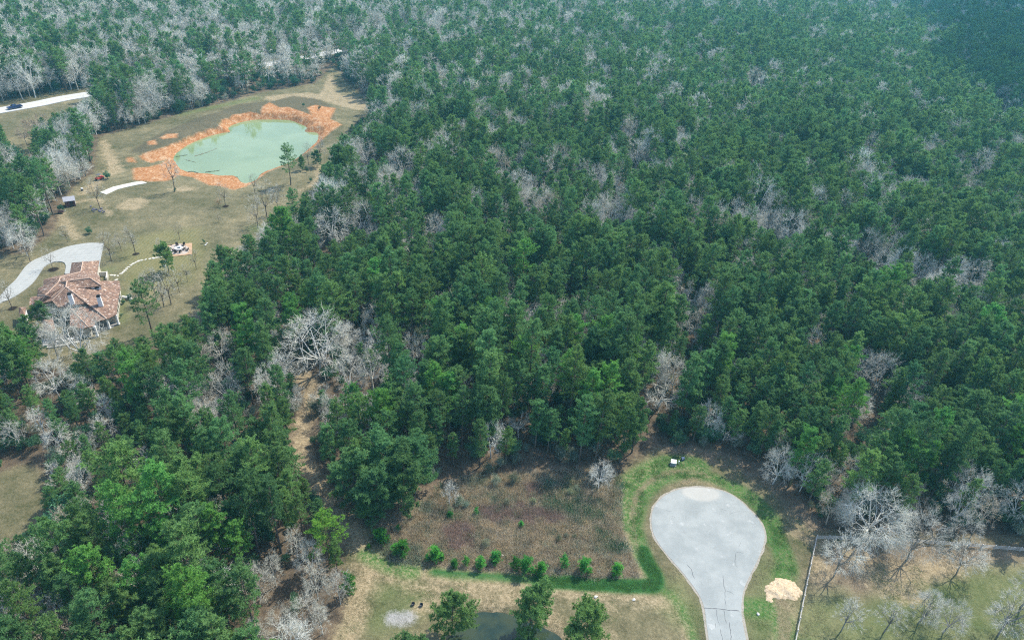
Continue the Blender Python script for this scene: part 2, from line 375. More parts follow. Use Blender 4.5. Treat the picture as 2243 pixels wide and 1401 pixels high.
L = lambda pts, hw, s=1.0, o=(0, 0): (smooth_line(ppts(pts, 0, s, o), 4), hw)
ring_out = [(185, 650), (185, 500), (255, 410), (380, 345), (480, 310), (600, 312), (700, 345)]
masks = {
 'lawn': field([LAWN, NEAR, LEFTGAP, ppts([(-60, 250), (170, 222), (150, 330), (-60, 350)])], [(HIGHWAY, 17.0)]),
 'brush': field([BRUSH]),
 'clay': field(CLAY),
 'green': field([], [L([(1350, 905), (1500, 908), (1800, 928), (1960, 935), (2060, 925), (2055, 860), (2015, 800), (1985, 720)], 1.5, S6, O6),
        L([(700, 845), (860, 868), (1150, 880), (1350, 902)], 0.9, S6, O6),
        L([(185, 680), (178, 560), (200, 480), (265, 415), (360, 360), (450, 325), (560, 318), (640, 335)], 2.6, S7, O7),
        L([(300, 930), (290, 840), (262, 740), (255, 690), (290, 560), (340, 480), (430, 415), (540, 390), (690, 395), (800, 440), (900, 500), (1000, 560)], 1.5, S7, O7),
        L([(860, 470), (950, 520), (1010, 570), (1080, 650), (1100, 760), (1150, 850), (1185, 960), (1160, 1010)], 2.0, S7, O7),
        L([(1640, 1330), (1700, 1340), (1720, 1390), (1730, 1500)], 2.0),
        L([(800, 1215), (850, 1240), (905, 1252)], 1.5), L([(1560, 1500), (1490, 1330), (1450, 1290)], 0.8)]),
 'bank': field([gpts([(120, 865), (230, 795), (420, 685), (640, 595), (850, 535), (1000, 475), (1200, 455), (1420, 400), (1620, 415), (1740, 480), (1790, 600), (1600, 620), (1400, 560), (1180, 575), (960, 570), (870, 610), (850, 670), (640, 740), (520, 800), (270, 880)], S2, O2)], [L([(1030, 1345), (1075, 1338), (1120, 1345), (1160, 1362), (1225, 1392)], .5), L([(1025, 1350), (985, 1390), (970, 1430)], .6)]),
 'track': field([], [L([(240, 640), (258, 530), (320, 450), (420, 388), (520, 365), (640, 372), (700, 398)], 0.5, S7, O7), L([(240, 620), (250, 760), (290, 900)], 0.3, S7, O7), L([(560, 425), (630, 415)], 0.7, S7, O7), L([(1240, 720), (1280, 750)], 1.6, S7, O7), L([(1150, 1180), (1170, 1300), (1165, 1420)], 1.2, S7, O7)]),
 'lush': field([], [L([(1350, 905), (1500, 908), (1800, 928), (1960, 935), (2060, 925), (2055, 860), (2015, 800), (1985, 720)], 1.4, S6, O6), L([(700, 850), (1000, 872), (1350, 903)], .5, S6, O6)]),
 'mild': field([], [L([(1880, 1400), (1990, 1340), (2120, 1300), (2300, 1290), (2400, 1300)], 4.5), L([(2000, 1420), (2100, 1370), (2400, 1360)], 4), L([(1780, 1400), (1800, 1340), (1840, 1320)], 3), L([(845, 1300), (880, 1290), (900, 1330), (830, 1360)], 2.6),
        L([(560, 500), (620, 500), (640, 480)], 2.5), L([(268, 645), (262, 700)], 1.6), L([(238, 590), (228, 600)], 1.5), L([(1500, 1340), (1470, 1300)], 3), L([(1670, 1380), (1690, 1250)], 3), L([(560, 215), (400, 250)], 2.5)]),
 'mulch': field([], [([tuple(un(*q_)[:2]), tuple(un(q_[0] + .5, q_[1])[:2])], rr_) for q_, rr_ in (((116, 590), 1.5), ((297, 557), 1.1), ((27, 675), 1.2), ((494, 452), 1.2))]),
 'sand': field([gpts(p, S2, O2) for p in ([(1200, 425), (1260, 405), (1400, 390), (1560, 380), (1660, 395), (1700, 310), (1730, 240), (1760, 225), (1790, 300), (1785, 370), (1830, 400), (1960, 410),
            (2085, 495), (2075, 525), (1950, 520), (1840, 495), (1730, 460), (1640, 432), (1450, 408), (1260, 450)],
            [(20, 1315), (60, 1270), (130, 1245), (250, 1290), (190, 1325)], [(1620, 900), (1580, 920), (1630, 880)])]
        + [ppts(p, 0, 3.1125, (0, 0)) for p in ([(680, 965), (730, 950), (770, 1040), (820, 1110), (850, 1170), (760, 1200), (700, 1230), (640, 1300), (560, 1330), (530, 1310), (640, 1240), (730, 1150), (700, 1040)],
            [(820, 1390), (860, 1365), (960, 1350), (1030, 1380), (900, 1400)], [(1150, 1290), (1270, 1270), (1350, 1290), (1200, 1310)])],
        [(TRAIL, 1.7), L([(790, 1200), (800, 1260), (785, 1330), (755, 1420), (740, 1480)], 1.7), L([(775, 1180), (800, 1218), (860, 1248), (1000, 1268), (1150, 1288), (1300, 1303), (1450, 1314)], 1.1), L([(790, 1240), (900, 1285), (1010, 1292)], .8),
         L([(1020, 1300), (1080, 1290), (1140, 1300)], 1.5), L([(1040, 1310), (1120, 1316)], 1.4), L([(1190, 1345), (1225, 1375), (1260, 1410)], 1.6), L([(925, 1330), (950, 1318), (985, 1318)], 1.3),
         L([(240, 620), (258, 530), (320, 450), (420, 388), (520, 365), (640, 372), (700, 398)], 0.75, S7, O7), L([(240, 620), (250, 760), (290, 900)], 0.4, S7, O7),
         L([(190, 480), (200, 700), (245, 860), (300, 1010)], 0.45, S7, O7), L([(370, 330), (290, 370), (215, 440)], 1.3, S7, O7), L([(560, 425), (630, 415)], 0.9, S7, O7),
         L([(1150, 1180), (1170, 1300), (1165, 1420)], 1.5, S7, O7), L([(1240, 720), (1280, 750)], 1.6, S7, O7), L([(1500, 1500), (1505, 1380), (1470, 1310)], 0.5),
         L([(1800, 1190), (1800, 1260)], 1.5), L([(1900, 1255), (2000, 1250), (2080, 1240)], 2.4), L([(1880, 1230), (1960, 1290), (2000, 1300)], 2.4),
         L([(1320, 1310), (1340, 1330)], .6), L([(1300, 1385), (1330, 1398)], .9), L([(135, 470), (150, 500), (170, 520)], 1.2), L([(150, 445), (215, 440), (240, 470)], .8), L([(700, 360), (690, 400), (650, 420)], 1)]),
 'leafy': field([ppts([(1790, 1180), (1900, 1180), (2243, 1190), (2400, 1195), (2400, 1230), (2150, 1235), (2080, 1260), (1980, 1300), (1850, 1310), (1770, 1310)])], [L([(1480, 985), (1600, 1010), (1700, 1060), (1780, 1140)], 2.6), L([(850, 1150), (930, 1095), (1100, 1060), (1300, 1050)], 2.5)]),
 'ash': field([], [L([(860, 1353), (882, 1355), (895, 1352)], 1.2)]),
 'mown': field([ppts([(265, 560), (300, 520), (360, 505), (440, 500), (450, 560), (420, 620), (330, 640), (270, 620)])]),
}
gm = NT("ground_surface")
pn = gm.noise(0.35, 4, 0.7); pn2 = gm.noise(1.6, 4, 0.75); pn3 = gm.noise(6.0, 3, 0.8); big = gm.noise(0.06, 4, 0.6)
edge = gm.math('ADD', gm.math('MULTIPLY_ADD', pn, 5.0, -2.5), gm.math('MULTIPLY_ADD', pn2, 3.0, -1.5))
edge_s = gm.math('ADD', gm.math('MULTIPLY_ADD', pn2, 2.6, -1.3), gm.math('MULTIPLY_ADD', pn3, 1.6, -0.8))
def mk(name, w=0.6, e=edge, k=1.0):
    return gm.smooth(gm.math('MULTIPLY_ADD', e, k, gm.attr(name)), -w, w)
grain = gm.math('MULTIPLY_ADD', pn3, 0.9, gm.math('MULTIPLY', pn2, 0.5))
litter = gm.mix(gm.smooth(gm.math('ADD', pn, gm.math('MULTIPLY', pn3, .6)), 0.55, 1.05), (0.075, 0.062, 0.047), (0.22, 0.165, 0.11))
lawn_c = gm.ramp(gm.math('ADD', gm.math('MULTIPLY', big, 0.45), gm.math('ADD', gm.math('MULTIPLY', pn, 0.3), gm.math('MULTIPLY', pn2, 0.25))), [(0.36, (0.072, 0.085, 0.034)), (0.45, (0.142, 0.134, 0.072)), (0.53, (0.205, 0.182, 0.104)), (0.63, (0.32, 0.27, 0.155))])
c = gm.mix(mk('lawn', 1.5), litter, lawn_c)
wave = gm.n("ShaderNodeTexWave"); wave.inputs["Scale"].default_value = 0.28; wave.inputs["Distortion"].default_value = 1.2; wave.inputs["Detail"].default_value = 2
gm.t.links.new(gm.pos, wave.inputs["Vector"])
mown_c = gm.mix(wave.outputs["Fac"], (0.26, 0.235, 0.105), (0.20, 0.20, 0.085))
c = gm.mix(gm.math('MULTIPLY', mk('mown', 4.0), 0.7), c, mown_c)
brush_c = gm.ramp(gm.math('ADD', gm.math('MULTIPLY', pn, 0.5), gm.math('MULTIPLY', pn2, 0.5)), [(0.32, (0.17, 0.14, 0.10)), (0.48, (0.26, 0.205, 0.15)), (0.6, (0.35, 0.295, 0.215)), (0.72, (0.46, 0.40, 0.30))])
c = gm.mix(mk('brush', 0.8, edge, 0.5), c, brush_c)
leaf_c = gm.ramp(gm.math('ADD', gm.math('MULTIPLY', pn, 0.4), gm.math('MULTIPLY', pn3, 0.6)), [(0.3, (0.11, 0.075, 0.05)), (0.5, (0.25, 0.19, 0.13)), (0.7, (0.40, 0.32, 0.24))])
c = gm.mix(gm.math('MULTIPLY', mk('leafy', 2.0), 0.8), c, leaf_c)
green_c = gm.ramp(gm.math('ADD', gm.math('MULTIPLY', pn2, 0.5), gm.math('MULTIPLY', pn3, 0.5)), [(0.3, (0.035, 0.12, 0.025)), (0.5, (0.08, 0.20, 0.045)), (0.66, (0.19, 0.25, 0.10))])
mild_c = gm.ramp(gm.math('ADD', gm.math('MULTIPLY', pn, 0.4), gm.math('MULTIPLY', pn3, 0.6)), [(0.3, (0.07, 0.12, 0.035)), (0.5, (0.13, 0.19, 0.06)), (0.7, (0.22, 0.23, 0.11))])
c = gm.mix(gm.math('MULTIPLY', mk('mild', 3.0), 0.55), c, mild_c)
c = gm.mix(gm.math('MULTIPLY', mk('bank', 1.5, edge, 0.4), 0.8), c, gm.ramp(gm.math('ADD', gm.math('MULTIPLY', pn2, 0.5), gm.math('MULTIPLY', pn3, 0.5)), [(0.32, (0.055, 0.05, 0.03)), (0.5, (0.12, 0.105, 0.065)), (0.68, (0.21, 0.18, 0.115))]))
c = gm.mix(mk('mulch', 0.3, edge_s, .15), c, (0.035, 0.026, 0.02))
sand_c = gm.ramp(gm.math('ADD', gm.math('MULTIPLY', pn2, 0.5), gm.math('MULTIPLY', pn3, 0.5)), [(0.3, (0.26, 0.20, 0.12)), (0.5, (0.40, 0.315, 0.19)), (0.7, (0.54, 0.45, 0.30))])
scov = gm.smooth(gm.math('ADD', gm.math('MULTIPLY', pn, 0.45), gm.math('ADD', gm.math('MULTIPLY', pn2, 0.35), gm.math('MULTIPLY', pn3, 0.25))), 0.42, 0.62)
c = gm.mix(gm.math('MULTIPLY', mk('sand', 1.6, edge, 0.8), gm.math('MULTIPLY_ADD', scov, 0.5, 0.48)), c, sand_c)
c = gm.mix(gm.math('MULTIPLY', mk('green', 0.9, edge_s, 0.6), gm.math('MULTIPLY_ADD', gm.smooth(pn2, 0.62, 0.4), 0.5, 0.42)), c, green_c)
c = gm.mix(gm.math('MULTIPLY', mk('lush', 0.5, edge_s, .35), 0.9), c, gm.mix(pn3, (0.015, 0.10, 0.028), (0.05, 0.20, 0.055)))
c = gm.mix(gm.math('MULTIPLY', mk('track', 0.5, edge_s, 0.45), 0.75), c, gm.mix(pn3, (0.16, 0.13, 0.075), (0.33, 0.27, 0.17)))
sv = gm.n("ShaderNodeMapping"); sv.vector_type = 'POINT'; sv.inputs["Rotation"].default_value = (0, 0, -math.radians(43)); sv.inputs["Scale"].default_value = (1.2, 0.4, 0.2); gm.t.links.new(gm.pos, sv.inputs[0])
cn = gm.noise(1.3, 4, 0.7, sv.outputs[0], 0.6)
clay_c = gm.ramp(cn, [(0.26, (0.26, 0.10, 0.037)), (0.42, (0.40, 0.165, 0.06)), (0.55, (0.48, 0.24, 0.105)), (0.7, (0.60, 0.40, 0.23))])
clay_c = gm.mix(gm.math('MULTIPLY', gm.smooth(gm.math('ADD', gm.math('MULTIPLY', pn, .6), gm.math('MULTIPLY', pn2, .4)), .5, .62), .65), clay_c, (0.60, 0.45, 0.29))
ccov = gm.smooth(gm.math('ADD', gm.math('MULTIPLY', pn, 0.5), gm.math('MULTIPLY', pn2, 0.5)), 0.36, 0.5)
c = gm.mix(gm.math('MULTIPLY', mk('clay', 0.9, edge, 0.32), gm.math('MULTIPLY_ADD', ccov, 0.3, 0.7)), c, clay_c)
c = gm.mix(gm.math('MULTIPLY', mk('ash', 0.8, edge_s, 0.9), 0.85), c, gm.mix(pn3, (0.30, 0.29, 0.28), (0.52, 0.51, 0.50)))
gv = gm.n("ShaderNodeVectorMath", operation='SCALE'); gm.t.links.new(c, gv.inputs[0])
gm.put(gv.inputs[3], gm.math('MULTIPLY_ADD', grain, 0.74, 0.29))
gm.col(gv.outputs[0]); gm.bsdf.inputs["Roughness"].default_value = 1.0; gm.bsdf.inputs["Specular IOR Level"].default_value = 0.05
gm.bump(gm.math('ADD', pn3, pn2), 0.7, 0.25)
gme = mesh_np("ground", np.stack([GX, GY, GZ], -1).reshape(-1, 3), quads, gm.mat, smooth=True)
for k, v in masks.items():
    a = gme.attributes.new(k, 'FLOAT', 'POINT'); a.data.foreach_set("value", v.astype(np.float32).ravel())
setp(obj("ground", gme), kind='structure')
# ---------------------------------------------------------------- roads, pavements, water
def flat_sheet(name, poly, z, mats, skirt=0.25, zf=None):
    mb = MB(); n = len(poly)
    mb.prism(poly, z - skirt, z)
    return mb
t = NT("old_asphalt")
a1 = t.noise(0.22, 5, 0.65); a2 = t.noise(3.0, 4, 0.7); a3 = t.noise(18, 2, 0.7)
cc = np.mean([CULDESAC[i] for i in range(8, 40)], 0)
sub = t.n("ShaderNodeVectorMath", operation='SUBTRACT'); t.t.links.new(t.pos, sub.inputs[0]); sub.inputs[1].default_value = (41.0, 90.8, 0)
rl = t.n("ShaderNodeVectorMath", operation='LENGTH'); t.t.links.new(sub.outputs[0], rl.inputs[0])
rw = t.noise(1.0, 5, 0.85, None, 0)
rings = t.math('SINE', t.math('MULTIPLY_ADD', rl.outputs["Value"], 7.0, t.math('MULTIPLY', a1, 26.0)))
base = t.mix(t.smooth(a1, 0.35, 0.65), (0.245, 0.265, 0.255), (0.31, 0.328, 0.312))
base = t.mix(t.math('MULTIPLY', t.smooth(rings, -0.4, 1.0), t.math('MULTIPLY', a2, 0.22)), base, (0.28, 0.30, 0.31))
pv = t.n("ShaderNodeVectorMath", operation='SUBTRACT'); t.t.links.new(t.pos, pv.inputs[0]); pv.inputs[1].default_value = (41.2, 100.0, 0)
pm = t.n("ShaderNodeVectorMath", operation='MULTIPLY'); t.t.links.new(pv.outputs[0], pm.inputs[0]); pm.inputs[1].default_value = (0.24, 0.42, 0)
pl = t.n("ShaderNodeVectorMath", operation='LENGTH'); t.t.links.new(pm.outputs[0], pl.inputs[0])
patch = t.smooth(t.math('ADD', pl.outputs["Value"], t.math('MULTIPLY_ADD', a2, 0.5, -0.25)), 1.15, 0.75)
base = t.mix(t.math('MULTIPLY', patch, 0.6), base, (0.44, 0.42, 0.37))
blot = t.smooth(t.noise(0.55, 2, 0.5), 0.66, 0.72)
base = t.mix(t.math('MULTIPLY', blot, 0.3), base, (0.50, 0.50, 0.475))
base = t.mix(1.0, base, t.mix(a3, (0.86, 0.86, 0.86), (1.1, 1.1, 1.1)), 'MULTIPLY')
t.col(base); t.bsdf.inputs["Roughness"].default_value = 0.9; t.bump(a3, 0.3, 0.02)
crack = simple("tar_crack", (0.10, 0.105, 0.11)); seam = simple("tar_seam", (0.12, 0.125, 0.13)); edge_m = simple("road_edge_gravel", (0.34, 0.31, 0.26), (0.22, 0.20, 0.16), 3)
mb = MB(); mb.prism(CULDESAC, -0.25, 0.05, 0)
def ribbon(mb, pts, w, z, mi, seed=0):
    rs = random.Random(seed); P = [np.array(p) for p in pts]; q = []
    for a, b in zip(P[:-1], P[1:]):
        k = max(1, int(np.linalg.norm(b - a) / 0.35))
        for i in range(k): q.append(a + (b - a) * i / k + np.array([rs.uniform(-.07, .07), rs.uniform(-.07, .07)]))
    q.append(P[-1]); vs = []
    for i, p in enumerate(q):
        d_ = q[min(i + 1, len(q) - 1)] - q[max(i - 1, 0)]; nn = np.array([-d_[1], d_[0]]) / (np.linalg.norm(d_) + 1e-6)
        ww = w * rs.uniform(0.5, 1.2) * (0.35 if i in (0, len(q) - 1) else 1)
        vs += [(*(p + nn * ww / 2), z), (*(p - nn * ww / 2), z)]
    mb.add(vs, [(2 * i + 1, 2 * i + 3, 2 * i + 2, 2 * i) for i in range(len(q) - 1)], mi)
for i, (pts, w) in enumerate([([(570, 935), (600, 968), (608, 1000), (620, 1028)], .16), ([(870, 870), (868, 905), (866, 940), (885, 955)], .14), ([(870, 868), (890, 860), (922, 872)], .12), ([(890, 908), (905, 916)], .1),
        ([(793, 1000), (797, 1050), (806, 1100), (804, 1150), (812, 1190)], .15), ([(806, 1098), (840, 1108), (858, 1122)], .1), ([(440, 604), (478, 614)], .12), ([(480, 640), (498, 648), (492, 658)], .12),
        ([(838, 632), (862, 616), (900, 614)], .08), ([(776, 596), (820, 610)], .08), ([(798, 1212), (803, 1250), (812, 1300)], .16), ([(752, 1212), (758, 1260), (772, 1310)], .14), ([(776, 1330), (785, 1370), (797, 1420)], .15),
        ([(832, 1290), (840, 1350), (846, 1420)], .17), ([(748, 1295), (745, 1330)], .1), ([(656, 1040), (668, 1062)], .08), ([(500, 735), (515, 745)], .06), ([(968, 825), (982, 842)], .08), ([(905, 800), (888, 830)], .08)]):
    ribbon(mb, ppts(pts, 0.06, S7, O7), w * .5, 0.056, 1, i)
ribbon(mb, ppts([(676, 1204), (780, 1211), (894, 1222)], 0.06, S7, O7), 0.14, 0.06, 2, 77)
road = mb.build("road", [t.mat, crack, seam])
setp(road, kind='structure')
# gravel shoulder, a lip round the asphalt
mb = MB(); P = np.array(CULDESAC); cen = P.mean(0)
outp = []
rs = random.Random(5)
for i in range(len(P)):
    d_ = P[(i + 1) % len(P)] - P[i - 1]; nn = np.array([d_[1], -d_[0]]); nn /= np.linalg.norm(nn) + 1e-6
    A = sum(P[k][0] * P[(k + 1) % len(P)][1] - P[(k + 1) % len(P)][0] * P[k][1] for k in range(len(P)))
    if A < 0: nn = -nn
    outp.append(tuple(P[i] + nn * rs.uniform(.28, .5)))
mb.prism(outp, -0.3, 0.022)
setp(mb.build("road_shoulder", edge_m), kind='structure')

hw_m = NT("pale_road"); hn = hw_m.noise(0.5, 4, 0.7)
hw_m.col(hw_m.mix(hn, (0.40, 0.40, 0.39), (0.52, 0.515, 0.495)))
def strip_mesh(pts, w, z0, mats, dashes=None):
    P = [np.array(p) for p in pts]; L_, R_ = [], []
    for i, p in enumerate(P):
        d_ = P[min(i + 1, len(P) - 1)] - P[max(i - 1, 0)]; nn = np.array([-d_[1], d_[0]]) / np.linalg.norm(d_)
        L_.append(tuple(p + nn * w / 2)); R_.append(tuple(p - nn * w / 2))
    mb = MB(); n = len(P)
    vs = [(*q, z0) for q in L_] + [(*q, z0) for q in R_] + [(*q, z0 - .6) for q in L_] + [(*q, z0 - .6) for q in R_]
    fs = []
    for i in range(n - 1):
        fs += [(n + i, n + i + 1, i + 1, i), (i, i + 1, 2 * n + i + 1, 2 * n + i), (3 * n + i, 3 * n + i + 1, n + i + 1, n + i)]
    mb.add(vs, fs); return mb
hb = strip_mesh(HIGHWAY, 9.0, 0.28, None)
white = simple("road_paint", (0.75, 0.75, 0.72)); yel = simple("yellow_paint", (0.62, 0.50, 0.14))
for off, mi, w in ((-3.9, 1, .14), (3.9, 1, .14), (-.12, 2, .12), (.12, 2, .12)):
    P = [np.array(p) for p in HIGHWAY]; q = []
    for i, p in enumerate(P):
        d_ = P[min(i + 1, len(P) - 1)] - P[max(i - 1, 0)]; nn = np.array([-d_[1], d_[0]]) / np.linalg.norm(d_)
        q += [(*(p + nn * (off + w / 2)), 0.29), (*(p + nn * (off - w / 2)), 0.29)]
    hb.add(q, [(2 * i + 1, 2 * i + 3, 2 * i + 2, 2 * i) for i in range(len(P) - 1)], mi)
setp(hb.build("road", [hw_m.mat, white, yel]), kind='structure')

conc = NT("driveway_concrete"); q1 = conc.noise(0.3, 4, 0.65); q2 = conc.noise(4, 3, 0.7)
br = conc.n("ShaderNodeTexBrick"); br.inputs["Scale"].default_value = 0.25; br.offset = 0; br.inputs["Mortar Size"].default_value = 0.008
br.inputs["Color1"].default_value = (1, 1, 1, 1); br.inputs["Color2"].default_value = (.95, .95, .95, 1); br.inputs["Mortar"].default_value = (.6, .6, .6, 1)
conc.t.links.new(conc.pos, br.inputs["Vector"])
conc.col(conc.mix(1.0, conc.mix(conc.math('MULTIPLY_ADD', q2, .3, conc.math('MULTIPLY', q1, .7)), (0.27, 0.28, 0.265), (0.43, 0.43, 0.395)), br.outputs[0], 'MULTIPLY'))
H3 = 3.502
outer = smooth_line([(-60, 960), (0, 870), (60, 800), (120, 745), (190, 650), (250, 600), (330, 565), (420, 525), (520, 490), (620, 470), (700, 462), (796, 466)], 3)
inner = [(770, 600), (755, 690), (500, 700), (495, 695)] + smooth_line([(497, 690), (505, 640), (490, 612), (450, 604), (400, 612), (340, 645), (290, 720), (240, 780), (150, 850), (60, 900), (0, 925), (-60, 1010)], 3)
DRIVE = ppts(outer + inner, 0.1, H3, (0, 400))
setp(MB().prism(DRIVE, -0.4, 0.17).build("driveway", conc.mat), kind='structure')
slabm = simple("old_pale_slab", (0.58, 0.57, 0.48), (0.48, 0.47, 0.40), 1.5)
SLAB = ppts([(1010, 525), (1130, 475), (1300, 405), (1560, 345), (1800, 295), (1950, 280), (2065, 318), (1830, 360), (1560, 420), (1400, 460), (1150, 575)], 0.1, 10.195, (120, 370))
setp(MB().prism(SLAB, -0.3, 0.22).build("pavement", slabm), kind='structure')

def water_mat(name, c1, c2, rough, scale, trans=None):
    t = NT(name); f = t.noise(scale, 3, 0.6, None, 0.5)
    t.col(t.mix(t.smooth(f, 0.35, 0.65), c1, c2)); t.bsdf.inputs["Roughness"].default_value = rough
    t.bsdf.inputs["Specular IOR Level"].default_value = 0.5; t.bsdf.inputs["IOR"].default_value = 1.33
    t.bump(t.noise(1.2, 3, 0.6), 0.035, 0.08); return t.mat
def water(name, poly, z, mat, grow):
    P = np.array(poly); c_ = P.mean(0); vs = [(*(c_ + (p - c_) * grow), z) for p in P]
    me = bpy.data.meshes.new(name); bm = bmesh.new(); f = bm.faces.new([bm.verts.new(v) for v in vs]); f.normal_update()
    if f.normal.z < 0: f.normal_flip()
    bm.to_mesh(me); bm.free(); me.materials.append(mat)
    return setp(obj(name, me), kind='structure')
water("pond_water", POND, WATER_Z + 0.06, water_mat("milky_water", (0.165, 0.222, 0.105), (0.20, 0.258, 0.13), 0.06, 0.05), 1.015)
water("pond_water", SPOND, SPOND_Z + 0.04, water_mat("murky_water", (0.014, 0.032, 0.024), (0.036, 0.052, 0.028), 0.03, 0.2), 1.03)

# ---------------------------------------------------------------- trees: mesh generators
RS = np.random.RandomState
def tris_from(cent, dirs, length, width, rs, flat=0.0):
    """thin leaf triangles at cent along dirs"""
    n = len(cent); side = np.cross(dirs, rs.normal(size=(n, 3)) + np.array([0, 0, flat])); side /= np.linalg.norm(side, axis=1, keepdims=True) + 1e-9
    w = (width if np.ndim(width) else np.full(n, width))[:, None]; l = (length if np.ndim(length) else np.full(n, length))[:, None]
    v = np.stack([cent - side * w / 2, cent + side * w / 2, cent + dirs * l], 1).reshape(-1, 3)
    return v, np.arange(3 * n).reshape(n, 3)
def unit(v): return v / (np.linalg.norm(v, axis=-1, keepdims=True) + 1e-9)
def prisms(A, B, ra, rb, k=4):
    """tapered k-sided limbs, A->B arrays"""
    A, B = np.asarray(A, float), np.asarray(B, float); n = len(A); ax = unit(B - A)
    ref = np.where(np.abs(ax[:, 2:3]) > .9, [[1, 0, 0]], [[0, 0, 1]]); u = unit(np.cross(ax, ref)); w = np.cross(ax, u)
    th = np.arange(k) * 2 * math.pi / k; ring = np.cos(th)[None, :, None] * u[:, None] + np.sin(th)[None, :, None] * w[:, None]
    v = np.concatenate([A[:, None] + ring * np.asarray(ra).reshape(-1, 1, 1), B[:, None] + ring * np.asarray(rb).reshape(-1, 1, 1)], 1)
    f = [];
    for i in range(k): f.append([i, (i + 1) % k, k + (i + 1) % k]); f.append([i, k + (i + 1) % k, k + i])
    f = np.array(f)[None] + (np.arange(n) * 2 * k)[:, None, None]
    return v.reshape(-1, 3), f.reshape(-1, 3)
def join(parts):
    vs, fs, mi, b = [], [], [], 0
    for v, f, m_ in parts:
        vs.append(v); fs.append(f + b); mi.append(np.full(len(f), m_)); b += len(v)
    return np.vstack(vs), np.vstack(fs), np.concatenate(mi)

def pine_parts(seed, h, R, lo=0.42, nb=44, tufts=12, blades=7, bl=0.5, bw=0.13, lean=0.02):
    rs = RS(seed)
    k = 7; zs = np.linspace(0, h * 0.97, k + 1); bend = np.cumsum(rs.normal(0, lean * h / k, (k + 1, 2)), 0); bend[0] = 0
    tp = np.column_stack([bend, zs]); r = 0.013 * h * (1 - np.linspace(0, 1, k + 1) * 0.88) + 0.02
    tv, tf = prisms(tp[:-1], tp[1:], r[:-1], r[1:], 6)
    t_ = np.sort(rs.rand(nb)) ** 0.75; z = h * (lo + (0.985 - lo) * t_)
    prof = np.interp(t_, [0, 0.15, 0.4, 0.7, 0.88, 1], [0.66, 0.92, 1.0, 0.92, 0.68, 0.34]) * R
    L_ = prof * rs.uniform(0.62, 1.12, nb); az = np.arange(nb) * 2.4 + rs.normal(0, .5, nb)
    lob = 1 + 0.22 * np.sin(az * 2 + rs.rand() * 6) + 0.15 * np.sin(az * 3 + rs.rand() * 6); L_ *= lob
    el = np.interp(t_, [0, .5, 1], [-0.02, 0.32, 1.1]) + rs.normal(0, .14, nb)
    d_ = np.column_stack([np.cos(az) * np.cos(el), np.sin(az) * np.cos(el), np.sin(el)])
    bx = np.interp(z, zs, tp[:, 0]); by = np.interp(z, zs, tp[:, 1]); st = np.column_stack([bx, by, z]); en = st + d_ * L_[:, None]
    bv, bf = prisms(st, en, np.full(nb, 0.018 + 0.0016 * h), np.full(nb, 0.008), 3)
    T = []
    for i in range(nb):
        n = max(3, int(tufts * (0.45 + 0.75 * L_[i] / R)))
        s = rs.uniform(0.22, 1.04, n) ** 0.7
        side = np.cross(d_[i], [0, 0, 1]); side /= np.linalg.norm(side) + 1e-6
        spread = L_[i] * 0.36 * (1.25 - s)
        p = st[i] + d_[i] * (s * L_[i])[:, None] + side * (rs.uniform(-1, 1, n) * spread)[:, None] + rs.normal(0, .13, (n, 3)) + np.array([0, 0, .1])
        T.append(p)
    T = np.vstack(T); n = len(T)
    tc = np.repeat(T, blades, 0); dd = rs.normal(size=(n * blades, 3)); dd[:, 2] += 0.55; dd = unit(dd)
    lv, lf = tris_from(tc, dd, bl * rs.uniform(.7, 1.25, n * blades), bw, rs, 1.6)
    return (tv, tf), (bv, bf), (lv, lf)
